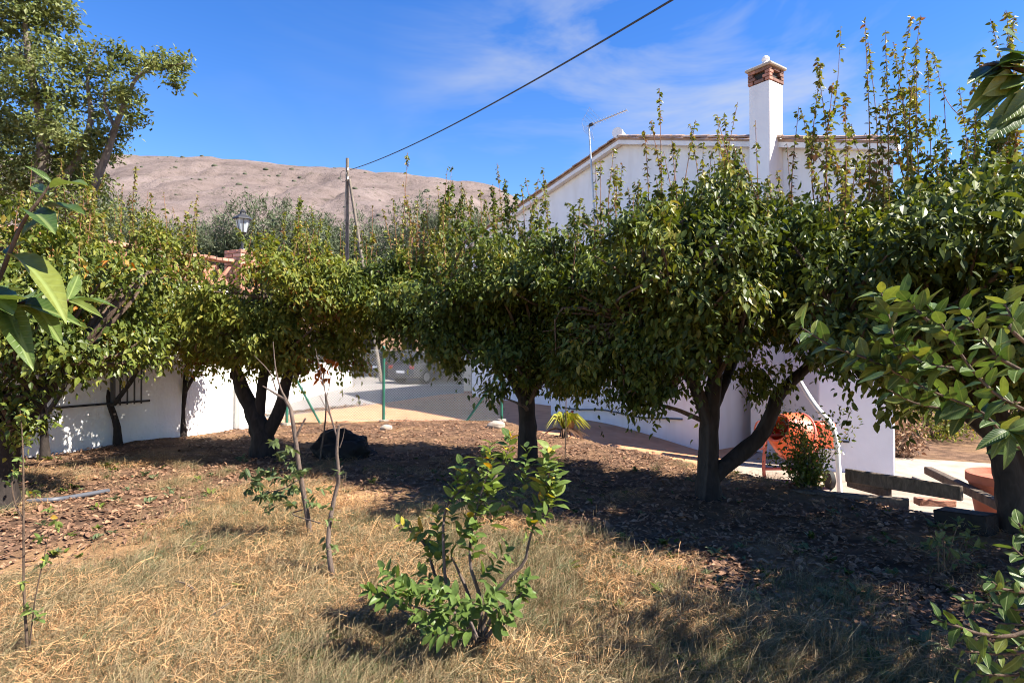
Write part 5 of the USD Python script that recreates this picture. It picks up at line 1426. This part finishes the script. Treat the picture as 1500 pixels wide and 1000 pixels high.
protos = [blades(48, .14, .02, .12, True, .0010, 2) for _ in range(5)]
x, y = scatter(11000, 1.9, 8.6, 1.25)
pn = meshkit.fbm(np.stack([x * 1.1, y * 1.1, 0 * x], -1), 3, 55)
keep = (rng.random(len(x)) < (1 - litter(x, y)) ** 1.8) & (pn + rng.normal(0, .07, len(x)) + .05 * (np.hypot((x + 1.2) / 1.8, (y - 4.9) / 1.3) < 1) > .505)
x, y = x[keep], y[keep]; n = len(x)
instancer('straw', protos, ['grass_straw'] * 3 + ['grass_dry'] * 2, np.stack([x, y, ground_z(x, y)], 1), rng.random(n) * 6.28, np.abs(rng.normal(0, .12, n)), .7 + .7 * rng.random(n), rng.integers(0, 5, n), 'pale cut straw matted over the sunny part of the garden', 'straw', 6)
protos = [blades(26, .07, .025, .10 if k < 3 else .16, False, .0013, 3, 1.3) for k in range(5)]
x, y = scatter(24000, 1.9, 8.0, 1.35)
pn = meshkit.fbm(np.stack([x * .8, y * .8, 0 * x], -1), 3, 77)
keep = (rng.random(len(x)) < (1 - litter(x, y) * .97) ** 1.5) & (pn + rng.normal(0, .06, len(x)) > .50)
x, y = x[keep], y[keep]; n = len(x)
idx = np.where(rng.random(n) < .55, rng.integers(0, 2, n), rng.integers(2, 5, n))
instancer('grass', protos, ['grass_green'] * 2 + ['grass_dry'] * 3, np.stack([x, y, ground_z(x, y) - .004], 1), rng.random(n) * 6.28, np.abs(rng.normal(0, .1, n)), .6 + .7 * rng.random(n), idx, 'short half dry grass tufts across the front of the garden', 'grass', 8)
dl = []
for k in range(14):
    v = near_leaf_template(rng.uniform(-.35, .5), rng.uniform(-.2, .7), .2, rng.uniform(.2, .3), 5)
    dl.append((v[0] - [.5, 0, 0], v[1]))
x, y = scatter(60000, 2.0, 12.5, 1.05)
lt_ = litter(x, y)
keep = rng.random(len(x)) < .27 + lt_ * .68
x, y = x[keep], y[keep]; n = len(x)
big = rng.random(n) < .07
instancer('leaf_litter', dl, ['leaf_dead'] * 14, np.stack([x, y, ground_z(x, y) + .012 + .012 * rng.random(n)], 1), rng.random(n) * 6.28, np.abs(rng.normal(0, .3, n)), .026 + .04 * rng.random(n) ** 1.6 + big * .035, rng.integers(0, 14, n), 'brown fallen leaves covering the ground under the fruit trees', 'leaf litter', 100)
wd_ = []
for k in range(4):
    m = 9 + 3 * k; aa = rng.random(m) * 6.28
    dd_ = np.stack([np.cos(aa), np.sin(aa), 0.35 + 0.6 * rng.random(m)], 1)
    wd_.append(leaves(rng.normal(0, .025, (m, 3)) * [1, 1, .3] + [0, 0, .01], dd_, np.tile([0, 0, 1.0], (m, 1)) + rng.normal(0, .2, (m, 3)), .035 + .045 * rng.random(m), T8, .8))
x, y = scatter(420, 2.1, 8.5, 1.1); n = len(x)
instancer('weeds', wd_, ['leaf_mid', 'leaf_twin_weed', 'leaf_twin_weed', 'leaf_mid'], np.stack([x, y, ground_z(x, y)], 1), rng.random(n) * 6.28, np.abs(rng.normal(0, .15, n)), .5 + .9 * rng.random(n) ** 2, rng.integers(0, 4, n), 'small green weeds dotted through the dry grass', 'weeds', 8)
# leaves drifted on the driveway and patio
x = np.r_[rng.normal(-5.2, .6, 500), rng.uniform(-5, -.5, 60)]; y = np.r_[15.5 + (x[:500] + 5.2) * 1.6 + rng.normal(0, .25, 500), rng.uniform(13.1, 20, 60)]
n = len(x)
instancer('drifted_leaves', dl, ['leaf_dead'] * 14, np.stack([x, y, ground_z(x, y) + .03], 1), rng.random(n) * 6.28, np.abs(rng.normal(0, .5, n)), .06 + .05 * rng.random(n), rng.integers(0, 14, n), 'dry leaves blown into a drift on the driveway by the low wall', 'leaves', 100)
